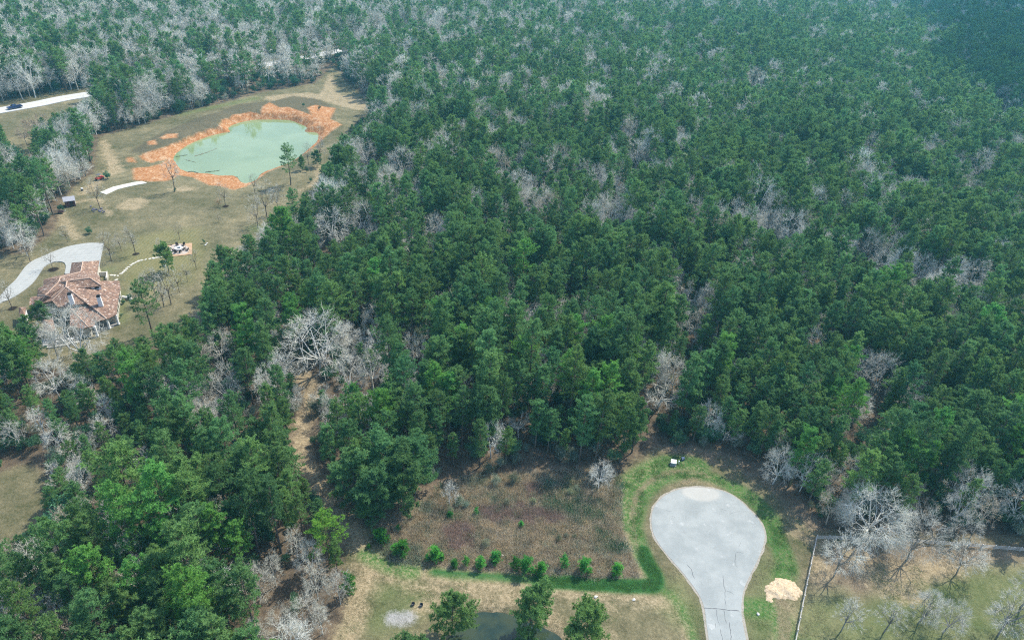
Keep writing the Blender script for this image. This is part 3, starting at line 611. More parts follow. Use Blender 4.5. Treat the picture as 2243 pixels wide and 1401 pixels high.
def bare_parts(seed, h, R, base=0.28, nl=5, twigs=7, tw=0.035, upright=0.5, leader=True, spurs=2):
    rs = RS(seed); segA, segB, ra, rb = [], [], [], []
    r0 = 0.018 * h + 0.04
    top = np.array([rs.normal(0, .04) * h, rs.normal(0, .04) * h, h * base])
    segA.append([0, 0, -0.2]); segB.append(top); ra.append(r0); rb.append(r0 * .8)
    cur = []
    if leader:
        e = top + np.array([rs.normal(0, .05) * h, rs.normal(0, .05) * h, h * 0.42]); segA.append(top); segB.append(e); ra.append(r0 * .72); rb.append(r0 * .4); cur.append((e, unit(e - top), h * .26, r0 * .4))
    for i in range(nl):
        az = i * 2 * math.pi / nl + rs.normal(0, .35); el = rs.uniform(0.25, 0.8) * (0.6 + 0.7 * upright)
        d_ = np.array([math.cos(az) * math.cos(el), math.sin(az) * math.cos(el), math.sin(el)])
        l = R * rs.uniform(.45, .62); s0 = top * (rs.uniform(.75, 1.0)) + (np.array([0, 0, h * rs.uniform(0, .18)]) if leader else 0)
        mid = s0 + d_ * l * .5 + rs.normal(0, .05 * R, 3); d2 = unit(d_ + np.array([0, 0, .35 * upright])); e = mid + d2 * l * .6
        segA += [s0, mid]; segB += [mid, e]; ra += [r0 * .55, r0 * .42]; rb += [r0 * .42, r0 * .3]
        cur.append((e, d2, l * .8, r0 * .3)); cur.append((mid, unit(d2 + rs.normal(0, .5, 3)), l * .7, r0 * .26))
    for lev in range(2):
        nxt = []
        for p, d_, l, r in cur:
            for j in range(4):
                dd = unit(d_ + rs.normal(0, .55, 3) + np.array([0, 0, .22 + .3 * upright]))
                ll = l * rs.uniform(.5, .85); s0 = p - d_ * l * rs.uniform(0, .45) * (j > 0)
                e = s0 + dd * ll; segA.append(s0); segB.append(e); ra.append(r * .7); rb.append(r * .38); nxt.append((e, dd, ll, r * .42))
        cur = nxt
    tv, tf = prisms(segA, segB, ra, rb, 4)
    P = np.array([c[0] for c in cur]); D = np.array([c[1] for c in cur]); Ls = np.array([c[2] for c in cur]); n = len(P)
    i = np.repeat(np.arange(n), twigs); s = rs.uniform(-.75, .05, len(i))
    c0 = P[i] + D[i] * (Ls[i] * s)[:, None]; dd = unit(D[i] + rs.normal(0, .6, (len(i), 3)) + np.array([0, 0, .3]))
    ln = Ls[i] * rs.uniform(.55, 1.15, len(i))
    lv, lf = tris_from(c0, dd, ln, tw * 1.3, rs)
    j = np.repeat(np.arange(len(i)), spurs); s = rs.uniform(.2, .95, len(j))
    c1 = c0[j] + dd[j] * (ln[j] * s)[:, None]; d1 = unit(dd[j] + rs.normal(0, .7, (len(j), 3)) + np.array([0, 0, .2]))
    lv2, lf2 = tris_from(c1, d1, ln[j] * rs.uniform(.35, .7, len(j)), tw, rs)
    v, f, _ = join([(lv, lf, 0), (lv2, lf2, 0)])
    return (tv, tf), (v, f)
def dome_parts(seed, h, R, base=0.2, nl=8, twigs=8, tw=0.03, spurs=3, sig=.3, zc=.45, ragged=.15, rk=1.0):
    rs = RS(seed); c = np.array([0, 0, h * zc]); rad = np.array([R, R, h * (1 - zc)]); r0 = (.017 * h + .05) * rk
    top = np.array([rs.normal(0, .02) * h, rs.normal(0, .02) * h, h * base]); A, B, ra, rb = [[0, 0, -.2]], [top], [r0], [r0 * .85]
    cur = []
    for i in range(nl + 2):
        az = i * 2.399 + rs.normal(0, .2); z = rs.uniform(-.1, .45) if i < nl else rs.uniform(.75, .95)
        u = np.array([math.cos(az) * math.sqrt(1 - z * z), math.sin(az) * math.sqrt(1 - z * z), z]); k = 1 + rs.normal(0, ragged)
        e = c + u * rad * .5 * k; mid = (top + e) / 2 + rs.normal(0, .04 * R, 3); A += [top, mid]; B += [mid, e]; ra += [r0 * .6, r0 * .45]; rb += [r0 * .45, r0 * .3]
        cur.append((e, u, r0 * .3, k))
    for lev, (fr, nb_) in enumerate(((.72, 4), (.86, 4))):
        nxt = []
        for p, u, r, k in cur:
            for j in range(nb_):
                u2 = unit(u + rs.normal(0, sig * (1.25 - .25 * lev), 3)); u2[2] = max(u2[2], -.25); e = c + u2 * rad * fr * k * rs.uniform(.92, 1.06)
                A.append(p); B.append(e); ra.append(r * .75); rb.append(r * .4); nxt.append((e, u2, r * .42, k))
        cur = nxt
    tv, tf = prisms(A, B, ra, rb, 4)
    P = np.array([q[0] for q in cur]); U = np.array([q[1] for q in cur]); n = len(P); i = np.repeat(np.arange(n), twigs)
    dd = unit(U[i] + rs.normal(0, .55, (len(i), 3))); ln = R * rs.uniform(.14, .34, len(i)); c0 = P[i] - U[i] * (R * rs.uniform(0, .22, len(i)))[:, None]
    a = tris_from(c0, dd, ln, tw * 1.3, rs); j = np.repeat(np.arange(len(i)), spurs); c1 = c0[j] + dd[j] * (ln[j] * rs.uniform(.2, .95, len(j)))[:, None]
    b = tris_from(c1, unit(dd[j] + rs.normal(0, .6, (len(j), 3))), ln[j] * rs.uniform(.4, .8, len(j)), tw, rs)
    v, f, _ = join([(*a, 0), (*b, 0)]); return (tv, tf), (v, f)
def bush_parts(seed, h, R, n=1500, ll=0.28, lw=0.16, lumps=9, up=0.2):
    rs = RS(seed); az = rs.rand(lumps) * 6.28; rr = R * .62 * np.sqrt(rs.rand(lumps)); z = h * rs.uniform(.28, .78, lumps) * (1 - .35 * (rr / R) ** 2)
    C_ = np.column_stack([np.cos(az) * rr, np.sin(az) * rr, z]); s = rs.uniform(.28, .5, lumps) * min(R, h)
    i = rs.randint(0, lumps, n); d_ = unit(rs.normal(size=(n, 3))); p = C_[i] + d_ * (s[i] * rs.rand(n) ** .45)[:, None] * np.array([1, 1, .8]); p[:, 2] = np.clip(p[:, 2], .05, None)
    dd = unit(d_ + rs.normal(0, .8, (n, 3)) + np.array([0, 0, up]))
    lv, lf = tris_from(p, dd, ll * rs.uniform(.7, 1.3, n), lw, rs)
    m_ = 10; az = rs.rand(m_) * 6.28; e = np.column_stack([np.cos(az) * R * .5, np.sin(az) * R * .5, np.full(m_, h * .7)]) * rs.uniform(.6, 1, (m_, 1))
    tv, tf = prisms(np.zeros((m_, 3)), e, np.full(m_, .04), np.full(m_, .015), 3)
    return (tv, tf), (lv, lf)

# templates: (trunk mesh, crown mesh, joined mesh)
TP = {}
def add_tpl(kind, v, height, radius, trunk, crown, mt, mc, inner=None):
    tr = mesh_np(kind + "_trunk", *trunk, [mt])
    if inner is not None:
        cv, cf, cm = join([(*crown, 0), (*inner, 1)]); cr = mesh_np(kind + "_crown", cv, cf, [mc, mt], cm)
        jv, jf, jm = join([(*crown, 0), (*inner, 1), (*trunk, 1)])
    else:
        cr = mesh_np(kind + "_crown", *crown, [mc]); jv, jf, jm = join([(*crown, 0), (*trunk, 1)])
    jn = mesh_np(kind, jv, jf, [mc, mt], jm)
    TP.setdefault(kind, []).append(dict(h=height, r=radius, trunk=tr, crown=cr, joined=jn))
for i, (h, R, lo) in enumerate([(18, 3.3, .42), (20, 3.6, .46), (16, 3.1, .34), (19, 2.8, .47), (15, 2.9, .30), (21, 3.7, .46), (17, 3.4, .38), (14, 2.4, .25)]):
    tk, br_, lf_ = pine_parts(100 + i, h, R, lo, nb=58, tufts=19, blades=10, bl=.38, bw=.115)
    add_tpl("pine_tree", i, h, R, tk, lf_, M['pine_bark'], M['needle'], br_)
for i, (h, R, lo) in enumerate([(18, 3.6, .40), (20, 3.7, .45), (16, 3.3, .34), (19, 3.2, .42)]):
    tk, br_, lf_ = pine_parts(200 + i, h, R, lo, nb=40, tufts=10, blades=7, bl=.62, bw=.22)
    add_tpl("far_pine", i, h, R, tk, lf_, M['pine_bark'], M['needle'], br_)
# open-grown pond pines with big clumps
for i, (h, R) in enumerate([(16, 3.6), (10.5, 3.5)]):
    tk, br_, lf_ = pine_parts(300 + i, h, R, .3 if i == 0 else .14, nb=40 if i == 0 else 62, tufts=20 if i == 0 else 26, blades=11, bl=.42, bw=.10 if i == 0 else .12)
    add_tpl("open_pine", i, h, R, tk, lf_, M['pine_bark'], M['needle'], br_)
for i, (h, R) in enumerate([(2.6, .75), (1.9, .65), (3.2, .95)]):
    tk, br_, lf_ = pine_parts(330 + i, h, R, .06, nb=26, tufts=9, blades=7, bl=.3, bw=.07)
    add_tpl("young_pine", i, h, R, tk, lf_, M['pine_bark'], M['young'], br_)
for i, (h, R, b_, nl, sg, rg) in enumerate([(13, 5.2, .25, 6, .32, .16), (12, 4.2, .3, 6, .28, .1), (14, 3.3, .3, 5, .34, .2), (11, 4.6, .22, 5, .38, .3), (15, 4.4, .32, 6, .26, .14)]):
    tk, tw_ = bare_parts(400 + i, h, R, .26, 5, 6, .036, .3, False, 2) if i == 3 else dome_parts(400 + i, h, R, b_, nl, 7, .029, 3, sg, .45, rg, .72)
    add_tpl("bare_tree", i, h, R, tk, tw_, M['grey_bark'], M['twig'])
for i, (h, R, b_) in enumerate([(14, 5.5, .25), (13, 4.2, .3), (15, 4.6, .3)]):
    tk, tw_ = dome_parts(450 + i, h, R, b_, 4, 5, .10, 2, .32, .45, .2, .8)
    add_tpl("far_bare", i, h, R, tk, tw_, M['grey_bark'], M['twig'])
tk, tw_ = dome_parts(470, 14, 7.4, .22, 11, 9, .034, 4, .24, .42, .06); add_tpl("spreading_tree", 0, 14, 7.4, tk, tw_, M['grey_bark'], M['twig'])
for i in range(3):
    tk, tw_ = dome_parts(480 + i, 10, 2.9, .34, 4, 4, .024, 2, .34, .45, .2, .62); add_tpl("lawn_tree", i, 10, 3.4, tk, tw_, M['pine_bark'], M['twig'])
for i, (h, R) in enumerate([(5, 2.3), (4, 2.1), (6.5, 2.6)]):
    tk, lf_ = bush_parts(500 + i, h, R, 1700); add_tpl("evergreen_shrub", i, h, R, tk, lf_, M['pine_bark'], M['broad'])
for i, (h, R) in enumerate([(4.5, 2.3), (6, 2.5)]):
    tk, lf_ = bush_parts(520 + i, h, R, 1500, .3, .12); add_tpl("grey_shrub", i, h, R, tk, lf_, M['grey_bark'], M['greyleaf'])
for i in range(2):
    tk, lf_ = bush_parts(540 + i, 9, 6, 5000, .5, .28, 16); add_tpl("live_oak", i, 9, 6, tk, lf_, M['grey_bark'], M['broad'])
# ---------------------------------------------------------------- trees: placing
rs = random.Random(11)
LANDMARKS = [("the dead end turning circle", 1550, 1100), ("the corner of the rail fence", 1790, 1150), ("the big round bare tree by the fence", 1930, 1090), ("the white utility box", 1478, 990),
    ("the dry brush plot", 1150, 1080), ("the foot of the dirt trail", 790, 1150), ("the middle of the dirt trail", 662, 950), ("the head of the dirt trail", 680, 845), ("the largest pale bare tree", 690, 735),
    ("the grass gap on the left edge", 40, 1080), ("the tile roofed house", 160, 650), ("the shady patio behind the house", 150, 750), ("the fire pit", 395, 545), ("the murky corner pond", 1075, 1370),
    ("the white limbed dead oak", 1455, 825), ("the pale bare pair in the right wood", 1935, 800), ("the tall pine beside the house", 325, 670), ("the grey bare clump at the lower left", 600, 1260),
    ("the lower left corner", 60, 1380), ("the lower right edge of the wood", 2200, 1150), ("the right edge of the wood", 2200, 800), ("the forked white bare tree", 1510, 610), ("the lone pine on the pond shore", 625, 360),
    ("the green milky pond", 560, 320), ("the pair of grey bare trees below the pond", 760, 475), ("the round bare tree in the middle", 950, 490), ("the star shaped bare tree in the left wood", 365, 1125), ("the pale bare tree in the left wood", 300, 990),
    ("the bare tree behind the turning circle", 1715, 1010), ("the bare tree at the brush edge", 1320, 1030), ("the two pale bare trees above the trail", 790, 800), ("the bare tree beside the bright pine", 740, 1270), ("the middle of the right wood", 1900, 950),
    ("the centre of the wood", 1150, 750), ("the wood above the brush plot", 1200, 950), ("the wood left of the trail", 480, 900), ("the lower left wood", 250, 1250), ("the shed", 155, 430), ("the red utility vehicle", 219, 385), ("the wood below the house", 250, 850)]
LMP = np.array([(a, b) for _, a, b in LANDMARKS], float)
def where(px, py):
    d_ = LMP - (px, py); k = int(np.argmin((d_ ** 2).sum(1))); dx, dy = -d_[k]; r = math.hypot(dx, dy)
    if r < 22: w = "right at"
    else:
        a = (math.degrees(math.atan2(-dy, dx)) + 360) % 360
        w = ["right of", "above and right of", "above", "above and left of", "left of", "below and left of", "below", "below and right of"][int((a + 22.5) // 45) % 8]
        w = ("just " if r < 45 else "") + w
    return w + " " + LANDMARKS[k][0]

cnt_ind = {}
def tree(kind, ti, x, y, h, label, cat, group, rz=None, tint=(1, 1, 1), name=None, parts=True, widen=1.0, bark=None):
    """a tree as an Empty with trunk and crown; copies share the template meshes"""
    tp = TP[kind][ti % len(TP[kind])]; s = h / tp['h']; rz = rs.uniform(0, 6.28) if rz is None else rz
    nm = name or kind
    r = bpy.data.objects.new(nm, None); r.empty_display_size = 0.5
    r.location = (x, y, gh(x, y) - 0.05); r.rotation_euler = (0, 0, rz); r.scale = (s * widen, s * widen, s); link(r)
    setp(r, label, cat, group)
    for pn_, me in (('trunk', tp['trunk']), ('crown', tp['crown'])):
        o = bpy.data.objects.new(pn_, me); o.parent = r; o.color = (*(bark if bark and pn_ == 'trunk' else tint), 1); link(o)
    return r
BRIGHT, DEEP, MIDT = (1.0, 1.24, 0.84), (0.76, 0.84, 0.92), (1, 1, 1)

notable = []
manual = []          # (x, y, radius) kept free of scattered trees
occupied_kinds = {'pine': 0, 'bare': 0, 'shrub': 0}
def put(kind, ti, px, py, h, label, cat, group=None, crown_px=None, **kw):
    """px, py: where the trunk meets the ground, or the crown centre when crown_px"""
    if crown_px: p = un(px, py, h * crown_px)
    else: p = gp(px, py)
    tp = TP[kind][ti % len(TP[kind])]
    if crown_px and kind == 'bare_tree' and py < 1100: notable.append((px, py, tp['r'] * h / tp['h'] * kw.get('widen', 1) * F / pr(np.array([p[0], p[1], h * .6]))[2], math.hypot(p[0], p[1])))
    manual.append((p[0], p[1], tp['r'] * h / tp['h'] * (0.55 if crown_px else 0.4)))
    if 'pine' in kind and 'young' not in kind: occupied_kinds['pine'] += 1
    elif 'tree' in kind: occupied_kinds['bare'] += 1
    else: occupied_kinds['shrub'] += 1
    return tree(kind, ti, p[0], p[1], h, label, cat, group, **kw)

GL = "bare trees standing on the lawn"
# lawn and pond shore
put('open_pine', 0, 637, 405, 15.5, "lone pine with layered crown on the near shore of the milky pond", "pine tree", "pines on the lawn", name='pine_tree')
put('open_pine', 1, 695, 366, 6.5, "young pine on the pond's right shore beside a bare dark tree", "pine tree", "pines on the lawn", name='pine_tree')
put('open_pine', 1, 662, 374, 5.5, "smallest pine on the pond shore, right of the lone tall pine", "pine tree", "pines on the lawn", name='pine_tree')
put('open_pine', 0, 335, 738, 16, "tall dark pine with long bare trunk beside the tile roofed house", "pine tree", "pines on the lawn", name='pine_tree')
put('open_pine', 1, 371, 597, 9, "small pine on thin stems beside the fire pit", "pine tree", "pines on the lawn", name='pine_tree')
put('open_pine', 1, 103, 716, 7, "bushy pine rising from the house's shady courtyard", "pine tree", "pines on the lawn", name='pine_tree')
put('open_pine', 1, 70, 728, 4.8, "lower bushy pine at the left corner of the house", "pine tree", "pines on the lawn", name='pine_tree')
for k, (x, y, h, ti, lb) in enumerate([(116, 589, 7, 0, "small bare tree in the driveway island on a dark mulch ring"), (244, 571, 10, 1, "bare tree on the lawn beside the driveway's wide end"), (297, 557, 11, 2, "dark trunked bare tree on a mulch ring left of the fire pit"),
        (394, 524, 5.5, 0, "small crooked bare tree just behind the fire pit"), (27, 675, 8.5, 1, "bare tree at the left frame edge below the driveway"), (67, 575, 9, 2, "bare tree on the grass across the driveway from the house"),
        (375, 667, 12, 0, "tallest bare tree on the lawn between the house pine and the wood"), (343, 661, 11, 1, "thin bare tree left of the tallest lawn tree"), (359, 672, 9, 2, "leaning bare tree right behind the house pine"),
        (393, 640, 8, 0, "slim bare tree right of the tallest lawn tree"), (411, 617, 6, 1, "slimmest bare tree near the wood's edge on the lawn"), (266, 549, 7, 2, "slender bare tree behind the mulch ring tree"),
        (148, 531, 6, 1, "short bare stem beside the dark bushes left of the driveway"), (220, 458, 12, 1, "many stemmed grey bare tree in front of the pale slab"), (383, 420, 15, 2, "tall dark bare pair of stems on the pond's near shore"),
        (494, 451, 9, 0, "bare tree by a rusty bush on the pond lawn"), (559, 424, 8, 1, "small bare tree at the pond's near tip"), (703, 358, 13, 2, "bare dark tree on the pond's right shore"), (676, 362, 10, 1, "thin bare tree left of the shore's dark bare one"),
        (586, 482, 14, 0, "hazy grey bare tree on the lawn near the wood"), (565, 500, 12, 1, "hazy grey bare tree nearest the big pines on the lawn"), (612, 470, 13, 2, "bare tree with twisted limbs at the lawn's right edge"),
        (480, 487, 3.5, 0, "tiny bare sapling with litter at its foot on the lawn"), (300, 668, 6, 1, "small bare tree by the house's back walk"), (352, 548, 5, 2, "young bare tree between the two lawn paths"), (430, 590, 7, 1, "bare tree on the lawn's right edge near the wood"), (320, 640, 7, 2, "arching bare tree beside the stepping stone path")]):
    put('lawn_tree', ti, x, y, h, lb, "bare tree", GL, name='bare_tree', widen=0.9)
put('bare_tree', 0, 186, 800, 17, "big white limbed bare tree leaning over the house's back roof", "bare tree", "bare trees round the house")
put('bare_tree', 2, 128, 787, 12, "thin bare tree on the strip of grass below the patio", "bare tree", "bare trees round the house")
put('bare_tree', 4, 160, 785, 10, "shorter bare tree between two trunks below the patio", "bare tree", "bare trees round the house")
put('bare_tree', 1, 60, 560, 12, "pale branched bare tree above the driveway's left bend", "bare tree", "bare trees round the house")
put('bare_tree', 0, 30, 545, 10, "pale bare tree at the left edge above the driveway", "bare tree", "bare trees round the house")
put('bare_tree', 3, 87, 290, 13, "brown bare tree just below the pickup on the highway", "bare tree", "bare trees by the highway", tint=(0.75, 0.6, 0.5))
put('bare_tree', 1, 60, 318, 9, "smaller brown bare tree under the highway", "bare tree", "bare trees by the highway", tint=(0.8, 0.65, 0.55))
put('lawn_tree', 0, 480, 452, 3, "low rusty brown bush on the pond lawn", "bush", None, name='rusty_bush', tint=(1.1, .6, .4), widen=1.6)
for x, y, h, lb in [(681, 399, 2.2, "single round dark bush below the lone shore pine"), (384, 420, 2, "dark bush at the foot of the tall bare stems"), (196, 512, 2.8, "dark round bush on the lawn above the driveway"), (447, 533, 1.8, "small dark shrub right of the fire pit"),
        (236, 392, 3.5, "dark bush right behind the red utility vehicle"), (672, 377, 3, "bush clump between the two small shore pines"), (136, 466, 3.4, "dark bush in front of the shed"), (270, 665, 1.6, "clipped bush by the house's back wall"), (267, 695, 1.6, "dark clipped bush at the back porch"), (285, 655, 2, "grey planting bed at the back terrace"),
        (110, 742, 3.5, "dark shrub overhanging the shady patio"), (78, 745, 3, "dark shrub left of the shady patio"), (700, 242, 3, "bush on the orange bank at the pond's far right"), (665, 235, 2.5, "green bush on the pond's far bank")]:
    put('evergreen_shrub', len(lb), x, y, h, lb, "bush", "bushes round the lawn", name='evergreen_shrub', widen=0.8)
put('live_oak', 0, 15, 372, 12, "broad dark evergreen oak at the left edge below the highway", "oak tree", None, name='evergreen_oak')
# pines round the small pond
put('open_pine', 1, 990, 1392, 10, "bushy pine on the left bank of the murky corner pond", "pine tree", "pines round the murky pond", name='pine_tree')
put('open_pine', 1, 1158, 1389, 11, "round crowned pine on the right bank of the murky corner pond", "pine tree", "pines round the murky pond", name='pine_tree', tint=(1.1, 1.1, 1))
put('open_pine', 1, 1275, 1432, 11.5, "widest pine right of the murky corner pond", "pine tree", "pines round the murky pond", name='pine_tree')
put('open_pine', 1, 905, 1470, 8, "pine top cut off by the photo's lower edge", "pine tree", "pines round the murky pond", name='pine_tree')
put('open_pine', 0, 722, 1235, 13, "bright green pine at the foot of the dirt trail", "pine tree", "pines along the dirt trail", name='pine_tree', tint=(1.25, 1.4, .8))
put('young_pine', 2, 766, 1298, 4.5, "small bright pine at the edge of the wood below the trail", "young pine", "young pines", name='young_pine')
# right hand paddock
P_ = "bare trees in the fenced paddock"
put('spreading_tree', 0, 1922, 1120, 13, "big round silvery bare tree standing on the fence line", "bare tree", "bare trees in the fenced paddock", crown_px=.58, name='bare_tree')
for k, (x, y, h, ti, lb) in enumerate([(1986, 1226, 12.5, 0, "bare tree right of the big round one, inside the fence"), (1826, 1262, 11, 1, "leaning bare tree nearest the fence corner"), (2092, 1192, 9, 4, "rounded bare tree farthest right on the fence line"),
        (2094, 1258, 9.5, 1, "bare tree in mid paddock under the right one"), (1842, 1382, 8.5, 2, "bare tree in the paddock beside the fence's lower run"), (1935, 1385, 8.5, 2, "slim bare tree in the paddock's lower middle"),
        (2065, 1385, 8, 0, "bare tree in the lower paddock near the bottom edge"), (2010, 1365, 8, 4, "twiggy bare tree left of the bottom edge one"), (2185, 1392, 12, 4, "thick trunked bare tree at the lower right corner"), (2025, 1340, 6, 1, "small bare tree amid the paddock shadows"), (2235, 1330, 11, 2, "bare tree touching the right frame edge")]):
    put('bare_tree', ti, x, y, h, lb, "bare tree", P_, bark=(.42, .4, .38))
# notable bare trees in the wood: crown centre in the photo, height
GB = "bare trees standing in the wood"
for k, (x, y, h, ti, w, lb) in enumerate([(690, 735, 16.5, 0, 1.45, "largest pale grey bare tree, above the head of the trail"), (1455, 825, 14, 3, 1.0, "white limbed dead oak with crooked boughs in the pine wood"), (1935, 805, 13, 0, 1.0, "pale bare tree, the larger of a pair in the right wood"),
        (1895, 785, 11, 1, .9, "smaller of the pale bare pair in the right wood"), (1375, 275, 17, 2, 1.3, "tall oval white bare tree far up in the wood"), (1400, 330, 15, 0, 1.0, "wide grey bare tree under the tall oval white one"), (800, 325, 15, 1, 1.0, "round bare tree right of the pond pines"),
        (880, 345, 15, 0, 1.0, "fan shaped bare tree second right of the pond"), (725, 480, 16, 1, 1.15, "upright pale bare tree below the pond, left of a pair"), (795, 465, 14, 0, .95, "round pale bare tree below the pond, right of a pair"), (950, 490, 13, 1, .9, "round bare tree in the middle of the wood"),
        (1655, 165, 16, 0, 1.0, "white bare tree standing alone high on the right"), (1340, 458, 15, 1, .9, "pale bare tree just right of centre"), (1510, 610, 15, 3, .85, "forked white bare tree in the right centre wood"), (1555, 645, 13, 4, .85, "beige bare tree right below the forked white one"),
        (300, 990, 10, 3, .95, "pale bare tree with pinkish twigs in the left wood"), (365, 1125, 11, 3, .9, "star shaped white bare tree in the left wood"), (490, 830, 12, 0, .95, "large grey bare tree left of the trail head"), (480, 745, 11, 1, 1.0, "white stemmed bare tree below the lawn"),
        (765, 805, 12, 0, .9, "left one of two pale bare trees above the trail"), (815, 795, 13, 1, .9, "right one of two pale bare trees above the trail"), (905, 755, 12, 1, .8, "grey round bare tree between pines above the trail"), (1140, 900, 11, 3, .6, "small white bare tree in the front wood"),
        (1318, 1030, 8, 1, .95, "bare tree at the top right edge of the brush"), (1712, 1008, 10, 0, .9, "bare tree rising behind the turning circle"), (1868, 1025, 11, 1, .85, "grey bare tree between the turning circle and big round one"), (2142, 590, 15, 2, 1.2, "oval brown bare tree in the far right wood"),
        (1905, 530, 15, 0, .9, "pale bare tree in the upper right wood"), (2030, 580, 14, 1, .9, "bare tree left of the oval brown one"), (2150, 350, 16, 0, 1.1, "wide bare tree near the right edge far up"), (1910, 308, 16, 1, 1.0, "bare tree high in the right wood"), (2195, 208, 17, 0, 1.0, "white bare tree near the shaded far corner"),
        (790, 705, 11, 3, .75, "gnarled white bare tree right of the largest pale one"), (610, 680, 12, 3, .7, "forked white bare tree at the lawn's lower right edge"), (985, 1070, 7, 2, .8, "small bare tree in the brush by grey shrubs"), (230, 880, 10, 2, .7, "slim white bare tree amid the left pines"), (110, 815, 11, 0, 1.0, "wide grey bare tree below the patio wood"),
        (575, 840, 12, 2, .9, "upright white bare tree left of the trail head"), (625, 1035, 9, 2, .9, "pale bare clump on the trail's left side"), (1690, 480, 14, 1, .9, "bare tree in the right upper centre"), (715, 880, 9, 2, .8, "white stemmed bare tree on the trail's right side")]):
    put('bare_tree', ti, x, y, h, lb, "bare tree", GB, crown_px=.68, widen=w)
for k, (x, y, h, ti) in enumerate([(560, 1265, 9, 0), (595, 1235, 9, 2), (675, 1215, 10, 1), (645, 1180, 9, 2), (690, 1265, 9, 1), (740, 1275, 9, 2), (668, 1335, 9, 0), (562, 1385, 8, 4), (610, 1350, 8, 1), (650, 1390, 8, 2), (700, 1345, 8, 2)]):
    put('bare_tree', ti, x, y, h, "pale bare tree " + where(x, y), "bare tree", GB, crown_px=.65, widen=.8, tint=(.86, .86, .84))
for k, (x, y, h, lb) in enumerate([(598, 930, 15, "pine leaning over the left side of the trail's middle"), (606, 985, 14, "pine on the trail's left side above the bare clump"), (636, 1068, 13, "pine on the trail's left side below the bare clump"), (588, 878, 14, "pine at the left of the trail head"), (764, 965, 15, "pine on the right side of the trail's middle"), (780, 1012, 15, "second pine down the trail's right side"),
        (740, 920, 15, "pine on the right of the trail head"), (775, 1045, 16, "pine at the left of the dense stand behind the brush's left tip"), (828, 1082, 15, "lowest broad pine of the stand at the brush's left tip"), (882, 1050, 16, "right hand pine of the stand at the brush's left tip"), (908, 1018, 16, "upper right pine of the stand at the brush's left tip"), (842, 1018, 17, "tallest pine in the middle of the stand at the brush's left tip"), (812, 1112, 8, "short dark pine in front of the stand at the brush's left tip"), (655, 1120, 12, "pine up and left of the bright one at the trail foot"),
        (634, 1015, 12, "pine at the trail's left edge halfway down"), (622, 905, 12, "pine at the trail's left edge near its head"),
        (250, 790, 12, "pine just below the house's back porch"), (330, 800, 13, "pine below the tall pine beside the house"), (395, 775, 13, "pine at the lawn's lower right corner"), (455, 675, 13, "pine at the lawn's right edge below the slim bare trees"), (505, 575, 14, "round pine at the lawn's right edge level with the fire pit"), (640, 445, 15, "front pine of the group at the lawn's upper right"), (672, 455, 15, "right pine of the group at the lawn's upper right")]):
    st_ = "stand" in lb; put('open_pine' if st_ else 'pine_tree', 1 if st_ else k, x, y, h * (.85 if st_ else 1), lb, "pine tree", "pines in the wood", crown_px=.6 if st_ else .7, name='pine_tree', tint=(.9, .95, 1) if st_ else (1, 1, 1))
# brush plot: grey shrubs, young pines
for k, (x, y, h, lb) in enumerate([(1003, 1105, 3.2, "grey green shrub, largest of the clump in the brush's left"), (985, 1125, 2.6, "grey green shrub, lower left of the brush clump"), (1022, 1112, 2.4, "grey green shrub, right side of the brush clump"), (1065, 1195, 2.6, "domed grey shrub in the middle of the brush"),
        (1250, 1085, 2.6, "dark grey shrub in the brush's upper right"), (1262, 1075, 2.2, "grey shrub on top of the dark one in the brush"), (1222, 1182, 1.8, "pale grey shrub in the brush's right middle"), (1240, 1176, 1.6, "smaller pale grey shrub right beside another in the brush"), (1125, 1060, 3.6, "slim grey green shrub at the brush's top edge"),
        (1085, 1062, 3.5, "dark green thicket shrub at the brush's top edge"), (1258, 1176, 1.4, "smallest pale grey shrub at the brush's right"), (1110, 1105, 2.2, "olive shrub in the brush's upper middle"), (1170, 1100, 2.0, "wide olive shrub in the brush's upper centre")]):
    put('grey_shrub', k, x, y, h, lb, "shrub", "shrubs in the dry brush", name='grey_shrub', widen=.95)
for k, (x, y, h, lb) in enumerate([(840, 1190, 3.6, "leftmost young pine of the brush edge row, tall"), (832, 1180, 2.8, "young pine right behind the leftmost of the row"), (866, 1212, 2.8, "young pine, left of a pair in the row"), (882, 1214, 3.8, "young pine, right of a pair in the row"), (954, 1225, 3.2, "bright young pine beside a straw tuft in the row"),
        (936, 1228, 1.8, "small young pine left of the straw tuft"), (968, 1226, 1.6, "small young pine right of the straw tuft"), (995, 1240, 1.8, "little young pine between two gaps in the row"), (1021, 1236, 2.2, "young pine just left of the row's wide low one"), (1052, 1243, 3.0, "wide low young pine in the row's middle"),
        (1084, 1230, 2.6, "young pine standing back from the row"), (1128, 1246, 3.2, "young pine at the left of the row's tallest"), (1152, 1254, 4.2, "tallest bluish young pine in the row"), (1184, 1256, 2.8, "young pine at the right of the row's tallest"), (1235, 1240, 3.0, "young pine in the right half, set back in brush"), (1279, 1253, 3.8, "bright thick young pine in the row's right half"),
        (1349, 1256, 2.6, "rightmost dark young pine of the brush edge row"), (1043, 1125, 1.8, "young pine beside the grey shrub clump"), (1141, 1153, 1.6, "lone young pine in mid brush"), (985, 1133, 1.6, "low young pine under the grey shrub clump"), (872, 1160, 1.5, "tiny young pine at the brush's left tip"), (808, 1200, 1.2, "low green shrub pine by the trail foot")]):
    put('young_pine', k, x, y, h * .85, lb, "young pine", "young pines along the brush edge", name='young_pine', widen=1.25)

